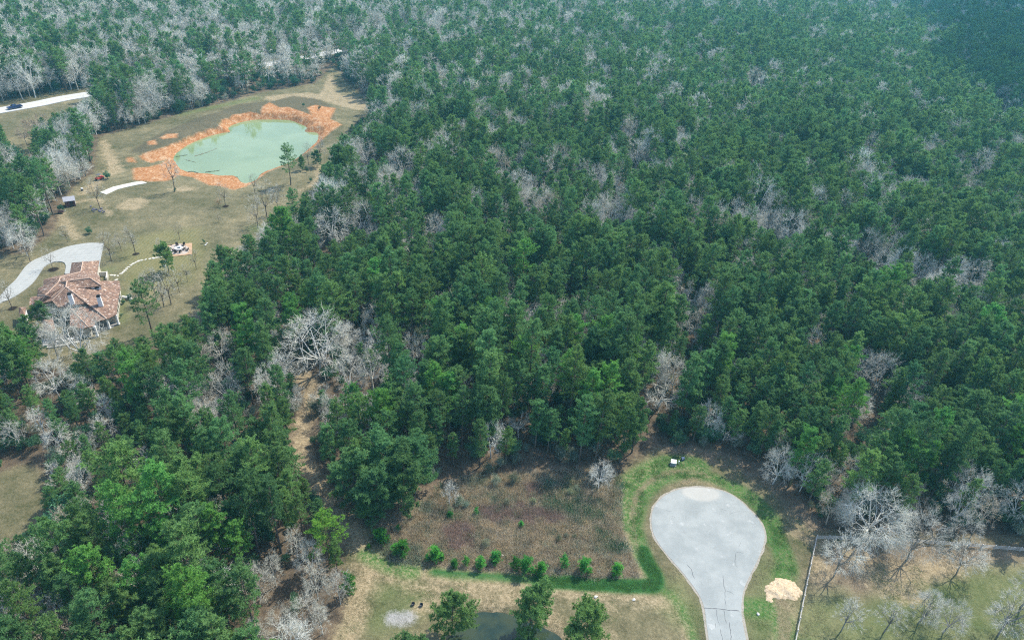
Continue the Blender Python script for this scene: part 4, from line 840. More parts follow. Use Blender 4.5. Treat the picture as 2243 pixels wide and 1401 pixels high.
# ---- the wood: scattered trees, the largest in the picture as things, the rest as far-off mass
VIS = [  # outlines, in the photo, of ground that stays in view between the crowns
    [(-200, 715), (-200, 585), (0, 585), (60, 560), (128, 505), (140, 455), (165, 415), (205, 395), (235, 345), (225, 305), (335, 272), (440, 243), (570, 208), (690, 190), (728, 150), (745, 160), (765, 205), (818, 235), (790, 258), (745, 290), (715, 315), (705, 365), (670, 410), (612, 440), (600, 470), (555, 495), (520, 520), (470, 542), (440, 590), (418, 640), (400, 690), (340, 732), (255, 738), (175, 768), (95, 768), (95, 720), (40, 705)],
    [(-200, 200), (0, 212), (148, 190), (215, 180), (160, 235), (75, 262), (65, 330), (85, 345), (40, 340), (0, 270), (-200, 300)],
    [(775, 1190), (832, 1150), (925, 1092), (948, 1060), (1000, 1048), (1130, 1050), (1340, 1052), (1400, 1012), (1440, 992), (1545, 990), (1600, 1020), (1690, 1090), (1745, 1140), (1790, 1175), (2010, 1190), (2243, 1200), (2500, 1210), (2500, 1700), (742, 1700), (745, 1401), (785, 1330), (760, 1250)],
    [(640, 868), (688, 855), (692, 880), (684, 925), (685, 990), (712, 1065), (760, 1118), (815, 1150), (800, 1190), (774, 1178), (742, 1128), (700, 1070), (662, 1010), (656, 940), (664, 900)],
    [(-200, 1045), (0, 1040), (58, 1025), (76, 1060), (70, 1095), (80, 1130), (0, 1170), (-200, 1190)],
]
VSEMI = [[(470, 165), (610, 128), (700, 110), (760, 100), (760, 118), (620, 152), (480, 182)], [(1215, 28), (1290, 20), (1290, 34), (1220, 42)]]
def noisy(px, py, s, k): return vnoise(px, py, s, k)
cand = []
r2 = RS(21)
y = 36.0
while y < 1750:
    depth_sp = 3.7 if y < 330 else 3.7 + (y - 330) * 0.0045
    half = 0.80 * (y * math.cos(PITCH) + 104 * math.sin(PITCH)) * 1.12 + 25
    xs_ = np.arange(-half, half, depth_sp); xs_ = xs_ + r2.uniform(-.42, .42, len(xs_)) * depth_sp
    ys_ = y + r2.uniform(-.42, .42, len(xs_)) * depth_sp
    cand.append(np.column_stack([xs_, ys_])); y += depth_sp * 0.93
cand = np.vstack(cand); X, Y = cand[:, 0], cand[:, 1]
q = pr(np.column_stack([X, Y, np.full(len(X), 9.0)]))
ok = (q[:, 0] > -260) & (q[:, 0] < 2500) & (q[:, 1] > -70) & (q[:, 1] < 1650)
for poly, pad in ((LAWN, 1.0), (NEAR, 1.0), (LEFTGAP, 0.5), (BRUSH, 2.0), (POND, 8), (DRIVE, 4)):
    ok &= sd_poly(X, Y, poly) < -pad
ok &= sd_line(X, Y, HIGHWAY, 10.5) < 0
ok &= sd_line(X, Y, TRAIL, 3.0) < 0
for mx, my, mr in manual: ok &= (X - mx) ** 2 + (Y - my) ** 2 > (mr + 1.2) ** 2
X, Y, q = X[ok], Y[ok], q[ok]; n = len(X)
dist = np.hypot(X, Y)
rnd = r2.rand(n); px, py = q[:, 0], q[:, 1]
pbare = np.where(dist < 190, 0.13, 0.23) + 0.14 * (vnoise(X, Y, 17, 31) > 0.15)
def zone(x0, y0, x1, y1, p):
    global pbare
    m_ = (px > x0) & (px < x1) & (py > y0) & (py < y1); pbare = np.where(m_, p, pbare)
zone(-300, -100, 850, 110, .5); zone(500, -100, 1150, 70, .45); zone(230, 100, 740, 230, .42); zone(-300, 100, 230, 230, .40); zone(600, 640, 900, 860, .3); zone(400, 700, 600, 830, .24); zone(60, 740, 300, 860, .15); zone(850, 850, 1450, 1070, .05)
zone(500, 1150, 760, 1420, .2); zone(1250, 620, 1560, 760, .35); zone(1500, 950, 1800, 1120, .16); zone(1800, 380, 2300, 620, .2); zone(1500, 40, 2300, 380, .12)
pshrub = np.where((px > 60) & (px < 300) & (py > 740) & (py < 830), .3, .12)
pshrub = np.where((px > 480) & (px < 770) & (py > 1120), .45, pshrub)
pshrub = np.where((px > 1500) & (px < 1850) & (py > 960) & (py < 1150), .4, pshrub)
kind = np.where(rnd < pbare, 1, np.where(rnd < pbare + pshrub, 2, 0))
hh = np.where(kind == 0, r2.normal(15.7, 2.7, n), np.where(kind == 1, r2.normal(14.2, 2.3, n), r2.uniform(3.5, 7, n)))
hh = np.where((kind == 1) & (dist < 210), np.minimum(hh, 11.0), hh); hh = np.clip(hh, 3, 21); hh = np.where((dist > 500) & (kind < 2), hh * 1.08, hh)
hh *= 1 + 0.3 * vnoise(X, Y, 26, 51)
def hits(X, Y, hh, rad, vis=None):
    bad = np.zeros(len(X), bool)
    for fz, fr in ((1.0, 0), (.85, .75), (.7, -.8), (.62, .85), (.45, 0)):
        p = pr(np.column_stack([X + rad * fr, Y, hh * fz]))
        for v in (vis or VIS): bad |= inpoly(p[:, 0], p[:, 1], v)
    return bad
def semi(X, Y, hh):
    bad = np.zeros(len(X), bool)
    for fz in (1.0, .75, .5):
        p = pr(np.column_stack([X, Y, hh * fz]))
        for v in VSEMI: bad |= inpoly(p[:, 0], p[:, 1], v)
    return bad
rad = np.where(kind == 2, hh * .5, hh * .22)
gapn = vnoise(X, Y, 11, 91) + .5 * vnoise(X, Y, 5, 92)
hh = np.where((gapn < -.3) & (kind == 0), hh * .55, hh)
lg = sd_poly(X - 5, Y - 5, LEFTGAP) > -13; hh = np.where(lg, np.minimum(hh, 8.5), hh)
bad = hits(X, Y, hh, rad)
hs_ = np.maximum(hh * .6, 7.5); lower = bad & (kind == 0) & ~hits(X, Y, hs_, hs_ * .2); hh = np.where(lower, hs_, hh); bad &= ~lower
bad |= semi(X, Y, hh) & (r2.rand(n) < .72)
# no pine right in front of a bare tree that stands out in the photo
for nx_, ny_, nr_, nd_ in notable:
    p = pr(np.column_stack([X, Y, hh * .72])); p1_ = pr(np.column_stack([X, Y, hh * .97]))
    close = np.minimum(np.hypot(p[:, 0] - nx_, (p[:, 1] - ny_) * 1.1), np.hypot(p1_[:, 0] - nx_, (p1_[:, 1] - ny_) * 1.1)) < nr_ * .95
    cut = close & (dist < nd_ + 2) & (dist > nd_ - 60); small_ = cut & (r2.rand(n) < .35); hh = np.where(small_, np.minimum(hh, 9) * .8, hh); bad |= cut & ~small_
# where a tall tree would hide the open ground a low shrub or a bare sapling stands instead
h2 = np.where(bad, r2.uniform(2.2, 4.5, n), hh); k2 = np.where(bad, np.where(r2.rand(n) < .9, 2, 1), kind)
keep = ~(bad & (hits(X, Y, h2, h2 * .4) | (r2.rand(n) < .35)))
X, Y, hh, kind = X[keep], Y[keep], h2[keep], k2[keep]
# understorey
m_ = (r2.rand(len(X)) < .8) & (np.hypot(X, Y) < 650)
ux, uy = X[m_] + r2.uniform(-2.6, 2.6, m_.sum()), Y[m_] + r2.uniform(-2.6, 2.6, m_.sum()); uh = r2.uniform(2.0, 5.2, m_.sum())
uk = np.where(r2.rand(m_.sum()) < .58, 3, 2)
b = np.zeros(len(ux), bool)
for poly in (LAWN, NEAR, LEFTGAP, BRUSH): b |= sd_poly(ux, uy, poly) > -.3
b |= (sd_line(ux, uy, TRAIL, 1.9) > 0) | (sd_line(ux, uy, HIGHWAY, 8.5) > 0) | hits(ux, uy, uh, uh * .4, VIS[:3] + VIS[4:])
X = np.concatenate([X, ux[~b]]); Y = np.concatenate([Y, uy[~b]]); hh = np.concatenate([hh, uh[~b]]); kind = np.concatenate([kind, uk[~b]])
n = len(X); q = pr(np.column_stack([X, Y, hh * .7])); px, py, dep = q.T
inframe = (px > 4) & (px < 2239) & (py > 4) & (py < 1397)
rot = r2.rand(n) * 6.28; var = r2.randint(0, 1000, n); tone = r2.rand(n)
near_edge = (np.maximum.reduce([sd_poly(X, Y, BRUSH), sd_poly(X, Y, NEAR), sd_line(X, Y, TRAIL, 2)]) > -9) & (kind == 0); var = np.where(near_edge, np.where(tone < .5, 7, 4), var); hh = np.where(near_edge, hh * .86, hh)
Zg = ground_h(X, Y)
kinds = {0: ("pine_tree", "far_pine", "pine tree", "pines in the wood", 300 - occupied_kinds['pine']), 1: ("bare_tree", "far_bare", "bare tree", GB, 300 - occupied_kinds['bare'])}
single = np.zeros(n, bool)
for k, (kd, fk, cat, grp, most) in kinds.items():
    ii = np.where((kind == k) & inframe)[0]; size = hh[ii] / dep[ii]
    for i in ii[np.argsort(-size)][:most]:
        single[i] = True
        if k == 0:
            tt = (BRIGHT, "bright green") if tone[i] > .84 else (DEEP, "deep green") if tone[i] < .3 else (MIDT, "green")
            hs = "tall " if hh[i] > 17.6 else "short " if hh[i] < 14 else ""
            lb = f"{hs}{tt[1]} pine {where(px[i], py[i])}"; tint = tt[0]
        else:
            tt = ((1.15, 1.17, 1.2), "pale") if tone[i] > .6 else ((.85, .76, .68), "brownish") if tone[i] < .25 else ((1, 1, 1), "grey")
            lb = f"{tt[1]} bare tree {where(px[i], py[i])}"; tint = tt[0]
        if len(lb.split()) > 16: lb = lb.replace(hs, '', 1) if k == 0 and hs else lb.replace('just ', '')
        if len(lb.split()) > 16: lb = lb.replace('just ', '')
        tree(kd, int(var[i]), X[i], Y[i], float(hh[i]), lb, cat, grp, rz=float(rot[i]), tint=tint, widen=float(1.0 + .12 * (tone[i] - .5)) if k == 0 else .85)
ii = np.where((kind >= 2) & inframe)[0]; size = hh[ii] / dep[ii]
for i in ii[np.argsort(-size)][:300 - occupied_kinds['shrub']]:
    single[i] = True
    kd = 'evergreen_shrub' if kind[i] == 2 else 'grey_shrub'
    lb = f"{'dark' if kind[i] == 2 else 'grey green'} shrub {where(px[i], py[i])}"
    if len(lb.split()) > 16: lb = lb.replace('just ', '').replace('grey green', 'grey')
    tree(kd, int(var[i]), X[i], Y[i], float(hh[i]), lb, "shrub", "shrubs under the trees", rz=float(rot[i]))

def template_set(name, kinds_):
    c = bpy.data.collections.new(name); k = 0
    for kd in kinds_:
        for tp in TP[kd]:
            o = bpy.data.objects.new("%s_model_%02d" % (name, k), tp['joined']); c.objects.link(o); k += 1
    return c
def mass(name, coll, P, rotz, scl, vi, label, cat, tilt=None):
    me = bpy.data.meshes.new(name); me.vertices.add(len(P)); me.vertices.foreach_set("co", np.asarray(P, np.float32).ravel())
    for an, ty, v in (("turn", 'FLOAT', rotz), ("size", 'FLOAT', scl), ("pick", 'INT', vi)):
        a = me.attributes.new(an, ty, 'POINT'); a.data.foreach_set("value", np.asarray(v, np.int32 if ty == 'INT' else np.float32))
    o = obj(name, me); setp(o, label, cat, None, 'stuff')
    ng = bpy.data.node_groups.new(name, 'GeometryNodeTree')
    ng.interface.new_socket("Geometry", in_out='INPUT', socket_type='NodeSocketGeometry'); ng.interface.new_socket("Geometry", in_out='OUTPUT', socket_type='NodeSocketGeometry')
    N = ng.nodes; gi = N.new("NodeGroupInput"); go = N.new("NodeGroupOutput"); ci = N.new("GeometryNodeCollectionInfo"); ip = N.new("GeometryNodeInstanceOnPoints")
    ci.inputs["Collection"].default_value = coll; ci.inputs["Separate Children"].default_value = True; ci.inputs["Reset Children"].default_value = True
    def na(t_, nm):
        a = N.new("GeometryNodeInputNamedAttribute"); a.data_type = t_; a.inputs["Name"].default_value = nm; return a.outputs["Attribute"]
    ip.inputs["Pick Instance"].default_value = True
    cx_ = N.new("ShaderNodeCombineXYZ"); ng.links.new(na('FLOAT', "turn"), cx_.inputs[2])
    cs = N.new("ShaderNodeCombineXYZ"); sz = na('FLOAT', "size")
    for i in range(3): ng.links.new(sz, cs.inputs[i])
    ng.links.new(gi.outputs[0], ip.inputs["Points"]); ng.links.new(ci.outputs[0], ip.inputs["Instance"]); ng.links.new(na('INT', "pick"), ip.inputs["Instance Index"])
    ng.links.new(cx_.outputs[0], ip.inputs["Rotation"]); ng.links.new(cs.outputs[0], ip.inputs["Scale"]); ng.links.new(ip.outputs[0], go.inputs[0])
    o.modifiers.new("scatter", 'NODES').node_group = ng
    return o
def wood(name, nearset, farset, sel, label, cat, limit, flatten=1.0):
    c = template_set(name, [nearset, farset] if farset else [nearset] if isinstance(nearset, str) else nearset)
    hs = np.array([tp['h'] for kd in ([nearset, farset] if farset else nearset) for tp in TP[kd]])
    nn = len(TP[nearset]) if farset else len(hs); nf = len(hs) - nn
    vi = np.where((kind[sel] != 3) if name == 'undergrowth' else (dep[sel] < limit) | (nf == 0), var[sel] % nn, nn + var[sel] % max(nf, 1))
    mass(name, c, np.column_stack([X[sel], Y[sel], Zg[sel] - .05]), rot[sel], hh[sel] / hs[vi], vi, label, cat)
wood("pine_wood", "pine_tree", "far_pine", (kind == 0) & ~single, "mass of green pine crowns covering the land to the top of the photo", "pine wood", 330)
wood("bare_wood", "bare_tree", "far_bare", (kind == 1) & ~single, "pale leafless trees scattered through the far pine wood", "bare wood", 330)
wood("undergrowth", "evergreen_shrub", "grey_shrub", (kind >= 2) & ~single, "low dark and grey shrubs under the far trees", "undergrowth", 1e9)
print("trees:", n, "pines", (kind == 0).sum(), "bare", (kind == 1).sum(), "shrubs", (kind >= 2).sum(), "single", single.sum())

# ---- dry weeds in the brush plot, grass in the ditches
def blades_mesh(name, seed, n, R, h, w, mat, spread=.5):
    q_ = RS(seed); p = np.column_stack([q_.normal(0, R / 2, n), q_.normal(0, R / 2, n), np.zeros(n)]); d_ = unit(np.column_stack([q_.normal(0, spread, n), q_.normal(0, spread, n), np.ones(n)]))
    v, f = tris_from(p, d_, h * q_.uniform(.45, 1.2, n), w, q_)
    return mesh_np(name, v, f, [mat])
def blade_set(name, specs):
    c = bpy.data.collections.new(name)
    for k, s in enumerate(specs): c.objects.link(bpy.data.objects.new("%s_model_%02d" % (name, k), blades_mesh("%s_clump" % name, *s)))
    return c
def fill(polys, lines, n, seed, pad=0.3, thin=None):
    q_ = RS(seed); P = np.vstack([np.asarray(p) for p in polys] + [np.asarray(l) for l, _ in lines]); lo, hi = P.min(0) - 3, P.max(0) + 3
    p = q_.uniform(lo, hi, (n, 2)); s = np.full(n, -99.0)
    for pl_ in polys: s = np.maximum(s, sd_poly(p[:, 0], p[:, 1], pl_))
    for l, hw in lines: s = np.maximum(s, sd_line(p[:, 0], p[:, 1], l, hw))
    return p[s > pad + .6 * vnoise(p[:, 0], p[:, 1], 2, 5)]
p = fill([BRUSH], [], 16000, 3)
red = vnoise(p[:, 0], p[:, 1], 7, 61) + .25 * vnoise(p[:, 0], p[:, 1], 2, 62) + .25 * np.exp(-(((p[:, 0] - un(1010, 1170)[0]) / 7) ** 2 + ((p[:, 1] - un(1010, 1170)[1]) / 5) ** 2))
q_ = RS(9)
pick = np.where(red > .34, 2 + q_.randint(0, 2, len(p)), q_.randint(0, 2, len(p)))
pick = np.where(q_.rand(len(p)) < .03 + .22 * (vnoise(p[:, 0], p[:, 1], 5, 66) > .2), 4 + (vnoise(p[:, 0], p[:, 1], 6, 67) > .12), pick)
mass("dry_brush", blade_set("dry_brush", [(1, 34, .8, .95, .05, M['dry']), (2, 28, .9, .75, .05, M['dry'], .8), (3, 30, .8, .8, .05, M['dryred'], .7), (4, 28, .8, 1.0, .045, M['dryred']), (5, 70, 1.0, .9, .09, M['greyleaf'], .8), (6, 70, 1.0, .8, .09, M['broad'], .8)]),
     np.column_stack([p, ground_h(p[:, 0], p[:, 1]) - .02]), q_.rand(len(p)) * 6.28, q_.uniform(.5, 1.25, len(p)), pick, "tangle of dry brown and reddish weeds filling the plot left of the turning circle", "dry weeds")
p = fill([NEAR], [], 36000, 6, .3); v_ = pr(np.column_stack([p, np.zeros(len(p))])); ok_ = (v_[:, 0] > -60) & (v_[:, 0] < 2300) & (v_[:, 1] < 1470)
ok_ &= (sd_poly(p[:, 0], p[:, 1], CULDESAC) < -.5) & (sd_poly(p[:, 0], p[:, 1], BRUSH) < -.3) & (sd_poly(p[:, 0], p[:, 1], SPOND) < -.8) & (vnoise(p[:, 0], p[:, 1], 3, 83) + .7 * vnoise(p[:, 0], p[:, 1], .9, 84) > .08); p = p[ok_]
mass("dry_grass", blade_set("dry_grass", [(21, 22, .7, .16, .045, M['straw'], .9), (22, 20, .6, .13, .04, M['straw'], 1.2), (23, 20, .6, .14, .045, M['grass'], .9)]), np.column_stack([p, ground_h(p[:, 0], p[:, 1]) - .01]), q_.rand(len(p)) * 6.28, q_.uniform(.6, 1.5, len(p)), np.where(vnoise(p[:, 0], p[:, 1], 9, 85) > .1, 2, q_.randint(0, 2, len(p))), "short tan and olive grass tufts over the open ground", "grass")
GREENL = [L([(1350, 905), (1500, 908), (1800, 928), (1960, 935), (2060, 925), (2055, 860), (2015, 800), (1985, 720)], 1.3, S6, O6), L([(185, 680), (178, 560), (200, 480), (265, 415), (360, 360), (450, 325), (560, 318), (640, 335)], 2.0, S7, O7),
          L([(950, 520), (1010, 570), (1090, 650), (1130, 760), (1150, 850), (1185, 960), (1160, 1010)], 1.8, S7, O7), L([(300, 930), (290, 840), (262, 740), (255, 690), (290, 560), (340, 480), (430, 415), (540, 390), (690, 395), (800, 440)], 1.2, S7, O7)]
p = fill([], GREENL, 26000, 4, .3); p = p[vnoise(p[:, 0], p[:, 1], 1.8, 81) + .6 * vnoise(p[:, 0], p[:, 1], .7, 82) > .02]
nl_ = len(p); p = np.vstack([p, fill([], [GREENL[0]], 8000, 14, .1)]); p = p[sd_poly(p[:, 0], p[:, 1], CULDESAC) < -.6]
mass("grass", blade_set("grass", [(11, 26, .7, .19, .045, M['grass'], .9), (12, 22, .8, .15, .045, M['grass'], 1.1)]), np.column_stack([p, ground_h(p[:, 0], p[:, 1]) - .01]), q_.rand(len(p)) * 6.28, q_.uniform(.6, 1.3, len(p)), q_.randint(0, 2, len(p)),
     "lush green grass in the ditch round the turning circle", "grass")
# ---------------------------------------------------------------- the house
tile = NT("clay_roof_tiles")
tn1 = tile.noise(0.5, 3, 0.6); 
vor = tile.n("ShaderNodeTexVoronoi"); vor.inputs["Scale"].default_value = 2.6; tile.t.links.new(tile.pos, vor.inputs["Vector"])
vs_ = tile.n("ShaderNodeSeparateColor"); tile.t.links.new(vor.outputs["Color"], vs_.inputs[0])
tc_ = tile.ramp(vs_.outputs[0], [(0.0, (0.135, 0.088, 0.066)), (0.35, (0.195, 0.12, 0.088)), (0.62, (0.25, 0.158, 0.112)), (0.84, (0.30, 0.21, 0.15)), (0.94, (0.43, 0.355, 0.30))], 'CONSTANT')
tc_ = tile.mix(tile.math('MULTIPLY', tile.smooth(tn1, .4, .7), .3), tc_, (0.32, 0.19, 0.11))
tile.col(tc_); tile.bsdf.inputs["Roughness"].default_value = .85
tw_ = tile.n("ShaderNodeTexWave"); tw_.inputs["Scale"].default_value = 1.1; tw_.bands_direction = 'DIAGONAL'; tile.t.links.new(tile.pos, tw_.inputs["Vector"]); tile.bump(tw_.outputs["Fac"], .5, .06)
stucco = simple("cream_stucco", (0.56, 0.53, 0.45), (0.49, 0.46, 0.39), 1.2)
white_s = simple("white_stucco", (0.80, 0.80, 0.78), (0.72, 0.72, 0.70), 1.5)
dark = simple("dark_void", (0.03, 0.03, 0.032)); glass = simple("window_glass", (0.03, 0.04, 0.05), (0.02, 0.03, 0.04), 1, .08, 0, .6); ridge_m = simple("ridge_tiles", (0.50, 0.37, 0.28), (0.38, 0.26, 0.19), 3)
porch_m = simple("brown_timber", (0.14, 0.10, 0.075)); greyfloor = simple("terrace_stone", (0.36, 0.34, 0.31), (0.28, 0.27, 0.25), 1)
def hv(x, y, z): return tuple(un(30 + x / 7.004, 560 + y / 7.004, z))
def h2(x, y, z): return hv(x, y, z)[:2]
hc = un(155, 655); HB = empty("tile_roofed_house", (hc[0], hc[1], 0))
setp(HB, "rambling cream house with red brown tiled roofs, two white chimneys and a back porch", "house")
def hpart(mb, name, mats, parent=None, **k):
    par = parent or HB; o = mb.build(name, mats, None, **k); o.parent = par
    off = Vector(HB.location) if par == HB else Vector((0, 0, 0))
    if par == HB: o.location = -off
    return o
V = dict(A=(800, 480, 7.2), R1=(820, 390, 7.2), P1=(715, 335, 6.2), P2=(690, 405, 6.2), P3=(490, 605, 5.4), V1=(808, 455, 6.3), V2=(580, 640, 4.5), LE=(400, 738, 3.3), LG=(237, 775, 3.2), LH=(250, 640, 3.2), L1=(365, 612, 3.2), L2=(365, 500, 3.2), L3=(450, 465, 3.2), L4=(460, 365, 3.2), L5=(600, 325, 3.2),
    GA=(890, 105, 3.2), GB=(860, 268, 3.2), GC=(1312, 72, 3.2), GD=(1276, 270, 3.2), GR=(1060, 92, 5.5), GS=(1030, 250, 5.5), D1=(1170, 342, 7.5), D2=(1342, 455, 6.0), D3=(1110, 488, 6.0), D4=(1315, 330, 5.8), E0=(1372, 385, 4.4), E1=(1620, 385, 3.2), E2=(1638, 492, 3.2), E3=(1605, 640, 3.2), E4=(1575, 895, 3.2), E5=(1430, 970, 3.2),
    S0=(1140, 722, 5.0), S1=(850, 768, 4.8), S2=(680, 790, 4.7), S3=(590, 690, 5.1), T1=(868, 800, 4.1), T2=(1150, 768, 4.3), J=(1245, 1012, 3.2), K=(1235, 1075, 3.1), Lx=(1150, 1097, 3.1), N=(1030, 1112, 3.1), O=(860, 1070, 3.1), Q=(700, 900, 3.4), GX=(600, 330, 3.6))
def rf(mb, *names, th=.22): mb.slab([hv(*V[k]) for k in names], th)
roof = MB()
for f_ in (("A", "R1", "E0", "E1"), ("A", "E1", "E2"), ("A", "E2", "E3"), ("A", "E3", "E4"), ("A", "E4", "E5"), ("A", "S0", "S1"), ("A", "S1", "S2", "S3"), ("S0", "T2", "E5"), ("T1", "T2", "J"), ("T2", "E5", "J"), ("T1", "J", "K", "Lx"), ("T1", "Lx", "N", "O"),
           ("P1", "P2", "L3", "L4"), ("P1", "L4", "L5"), ("P2", "P3", "L1", "L2"), ("P2", "L2", "L3"), ("P1", "R1", "V1", "P2"), ("P2", "V1", "V2", "P3"), ("P3", "V2", "LE"), ("P3", "LE", "LG"), ("P3", "LG", "LH", "L1"), ("V1", "A", "S3", "V2"), ("V2", "S3", "LE"),
           ("GA", "GB", "GS", "GR"), ("GR", "GS", "GD", "GC"), ("GA", "GR", "GC"), ("P1", "L5", "GB", "GS"), ("P1", "GS", "D1", "R1"), ("GS", "GD", "D4", "D1"), ("R1", "D1", "D2", "D3"), ("D1", "D4", "D2"), ("R1", "D3", "A"), ("D4", "E0", "GD")):
    rf(roof, *f_)
rob = hpart(roof, "roof", tile.mat)
rc = MB()
for a, b in (("A", "S0"), ("S0", "E5"), ("A", "S3"), ("A", "R1"), ("P1", "P2"), ("P2", "P3"), ("P3", "LE"), ("GR", "GS"), ("R1", "D1"), ("D1", "D2"), ("V1", "V2"), ("T1", "Lx"), ("GS", "P1"), ("P3", "L1")):
    p0, p1 = Vector(hv(*V[a])), Vector(hv(*V[b])); up = Vector((0, 0, .06)); rc.tube(p0 + up, p1 + up, .15, n=6)
o = rc.build("ridge_cap", ridge_m); o.parent = rob
wall = MB()
wall.prism([h2(*V[k]) for k in ("GA", "GC", "GD", "D4", "E0", "P1", "GB")], -.3, 3.1)
inset = lambda pts, d_: [tuple(np.array(p) + d_ * unit(np.mean(pts, 0) - np.array(p))) for p in pts]
wall2 = [h2(*p) for p in ((460, 365, 3.2), (600, 330, 3.2), (860, 275, 3.2), (1276, 275, 3.2), (1300, 320, 3.2), (1372, 390, 3.2), (1620, 385, 3.2), (1636, 492, 3.2), (1602, 640, 3.2), (1572, 880, 3.2), (1400, 880, 3.2), (1240, 920, 3.2), (1150, 1090, 3.1), (1030, 1105, 3.1), (860, 1065, 3.1), (868, 800, 3.2), (680, 790, 3.2), (590, 700, 3.2), (400, 738, 3.2), (237, 775, 3.2), (250, 640, 3.2), (365, 612, 3.2), (365, 500, 3.2), (450, 465, 3.2))]
wall = MB(); wall.prism([h2(*V[k]) for k in ("GA", "GC", "GD", "GB")] if False else inset([h2(*V[k]) for k in ("GA", "GC", "GD", "GB")], .45), -.3, 3.05)
wall.prism(inset(wall2, .4), -.3, 3.02)
up_poly = [h2(*p) for p in ((820, 395, 4.6), (1140, 725, 4.6), (850, 770, 4.6), (680, 790, 4.6), (600, 700, 4.6), (800, 460, 4.6))]
wall.prism(inset(up_poly, .4), 3.0, 4.55)
hpart(wall, "wall", stucco)
dm = MB(); d2_, d3_ = np.array(hv(*V["D2"])), np.array(hv(*V["D3"])); ap = np.array(hv(*V["D1"]))
dd_ = unit(d2_ - d3_); bk = unit((ap - (d2_ + d3_) / 2) * [1, 1, 0])
a_, b_ = d3_ + dd_ * 1.1 + bk * .35, d2_ - dd_ * .15 + bk * .35
dm.prism([tuple(a_[:2]), tuple(b_[:2]), tuple((b_ + bk * 3)[:2]), tuple((a_ + bk * 3)[:2])], 3.4, 5.85)
dw = hpart(dm, "dormer", white_s)
wm = MB(); mid = a_ * .42 + b_ * .58; ang = math.atan2(dd_[1], dd_[0]); wm.box((*(mid - bk * .02)[:2], 5.45), (1.0, .08, .65), ang)
w_ = wm.build("window_frame", dark); w_.parent = dw
cl = MB(); s0, s1 = np.array(hv(*V["S0"])), np.array(hv(*V["S1"])); e_ = unit(s0 - s1); nrm_ = np.array([e_[1], -e_[0], 0]); 
clm = (s0 + s1) / 2 + np.array([0, 0, -.55]); clm[:2] = clm[:2] - nrm_[:2] * .25
cl.box(tuple(clm), (np.linalg.norm((s0 - s1)[:2]) * .62, .12, .55), math.atan2(e_[1], e_[0])); hpart(cl, "clerestory_window", glass)
for bx_, by_, tx_, ty_, zz in ((905, 735, 892, 600, 4.9), (1345, 770, 1320, 650, 4.2)):
    b0 = np.array(hv(bx_, by_, zz)); cm = MB(); ang = math.atan2(dd_[1], dd_[0])
    cm.box((b0[0], b0[1], zz + 1.2), (1.05, 1.15, 3.4), ang, top=.82)
    ch = hpart(cm, "chimney", white_s)
    cp = MB(); cp.box((b0[0], b0[1], zz + 2.98), (.95, 1.0, .16), ang); cp.box((b0[0], b0[1], zz + 3.2), (.62, .66, .35), ang)
    c_ = cp.build("chimney_cap", dark); c_.parent = ch
tw = MB(); tp_ = [h2(85, 800, 3.0), h2(180, 795, 3.0), h2(165, 905, 3.0), h2(92, 910, 3.0)]; tw.prism(tp_, -.3, 2.85); hpart(tw, "gate_tower", white_s)
tr_ = MB(); ctr = np.mean([hv(80, 790, 2.9), hv(188, 787, 2.9), hv(170, 914, 2.9), hv(83, 918, 2.9)], 0) + np.array([0, 0, .9]); q4 = [hv(76, 788, 2.9), hv(190, 785, 2.9), hv(172, 916, 2.9), hv(80, 920, 2.9)]
for i in range(4): tr_.slab([q4[i], q4[(i + 1) % 4], tuple(ctr)], .15)
o = hpart(tr_, "tower_roof", tile.mat)
sr = MB(); sp = [(430, 960, 3.0), (600, 950, 3.0), (640, 1160, 3.0), (470, 1150, 3.0)]; sp = [hv(*p) for p in sp]; ctr = np.mean(sp, 0) + np.array([0, 0, .8])
for i in range(4): sr.slab([sp[i], sp[(i + 1) % 4], tuple(ctr)], .15)
o = hpart(sr, "pavilion_roof", tile.mat)
sw = MB(); sw.prism(inset([p[:2] for p in sp], .4), -.3, 2.9); hpart(sw, "pavilion_wall", stucco)
gw_ = MB(); pts_ = [h2(400, 745, 3.2), h2(590, 705, 3.2)]
pf = MB(); pf.prism([h2(1240, 1080, .2), h2(1250, 1140, .2), h2(1470, 1112, .2), h2(1605, 1040, .2), h2(1600, 960, .2), h2(1400, 1000, .2)], -.2, .16); hpart(pf, "porch_floor", greyfloor)
for x_, y_ in ((1428, 962), (1566, 900), (1238, 1075), (1246, 1005)):
    c_ = np.array(hv(x_, y_, 3.1)); k_ = MB(); k_.box((c_[0], c_[1], 1.45), (.42, .42, 3.1)); k_.box((c_[0], c_[1], .25), (.56, .56, .3)); k_.box((c_[0], c_[1], 2.9), (.54, .54, .16)); hpart(k_, "column", white_s)
# windows and a door along the east wall
ew = [np.array(h2(1636, 492, 3.2)), np.array(h2(1602, 640, 3.2)), np.array(h2(1572, 880, 3.2))]
for a, b, ts in ((ew[0], ew[1], (.3, .7)), (ew[1], ew[2], (.2, .5, .8))):
    e_ = (b - a) / np.linalg.norm(b - a); nn_ = np.array([-e_[1], e_[0]]); nn_ = nn_ if nn_[0] > 0 else -nn_
    for t_ in ts:
        c_ = a + (b - a) * t_ - nn_ * .33; ang = math.atan2(e_[1], e_[0])
        f_ = MB(); f_.box((*c_, 1.6), (1.2, .12, 1.6), ang); wf = hpart(f_, "window", white_s)
        g_ = MB(); g_.box((*(c_ + nn_ * .06), 1.6), (1.0, .06, 1.4), ang); g_ = g_.build("pane", glass); g_.parent = wf
gd = np.array(h2(*V["GA"])); gb = np.array(h2(*V["GB"])); e_ = (gb - gd) / np.linalg.norm(gb - gd)
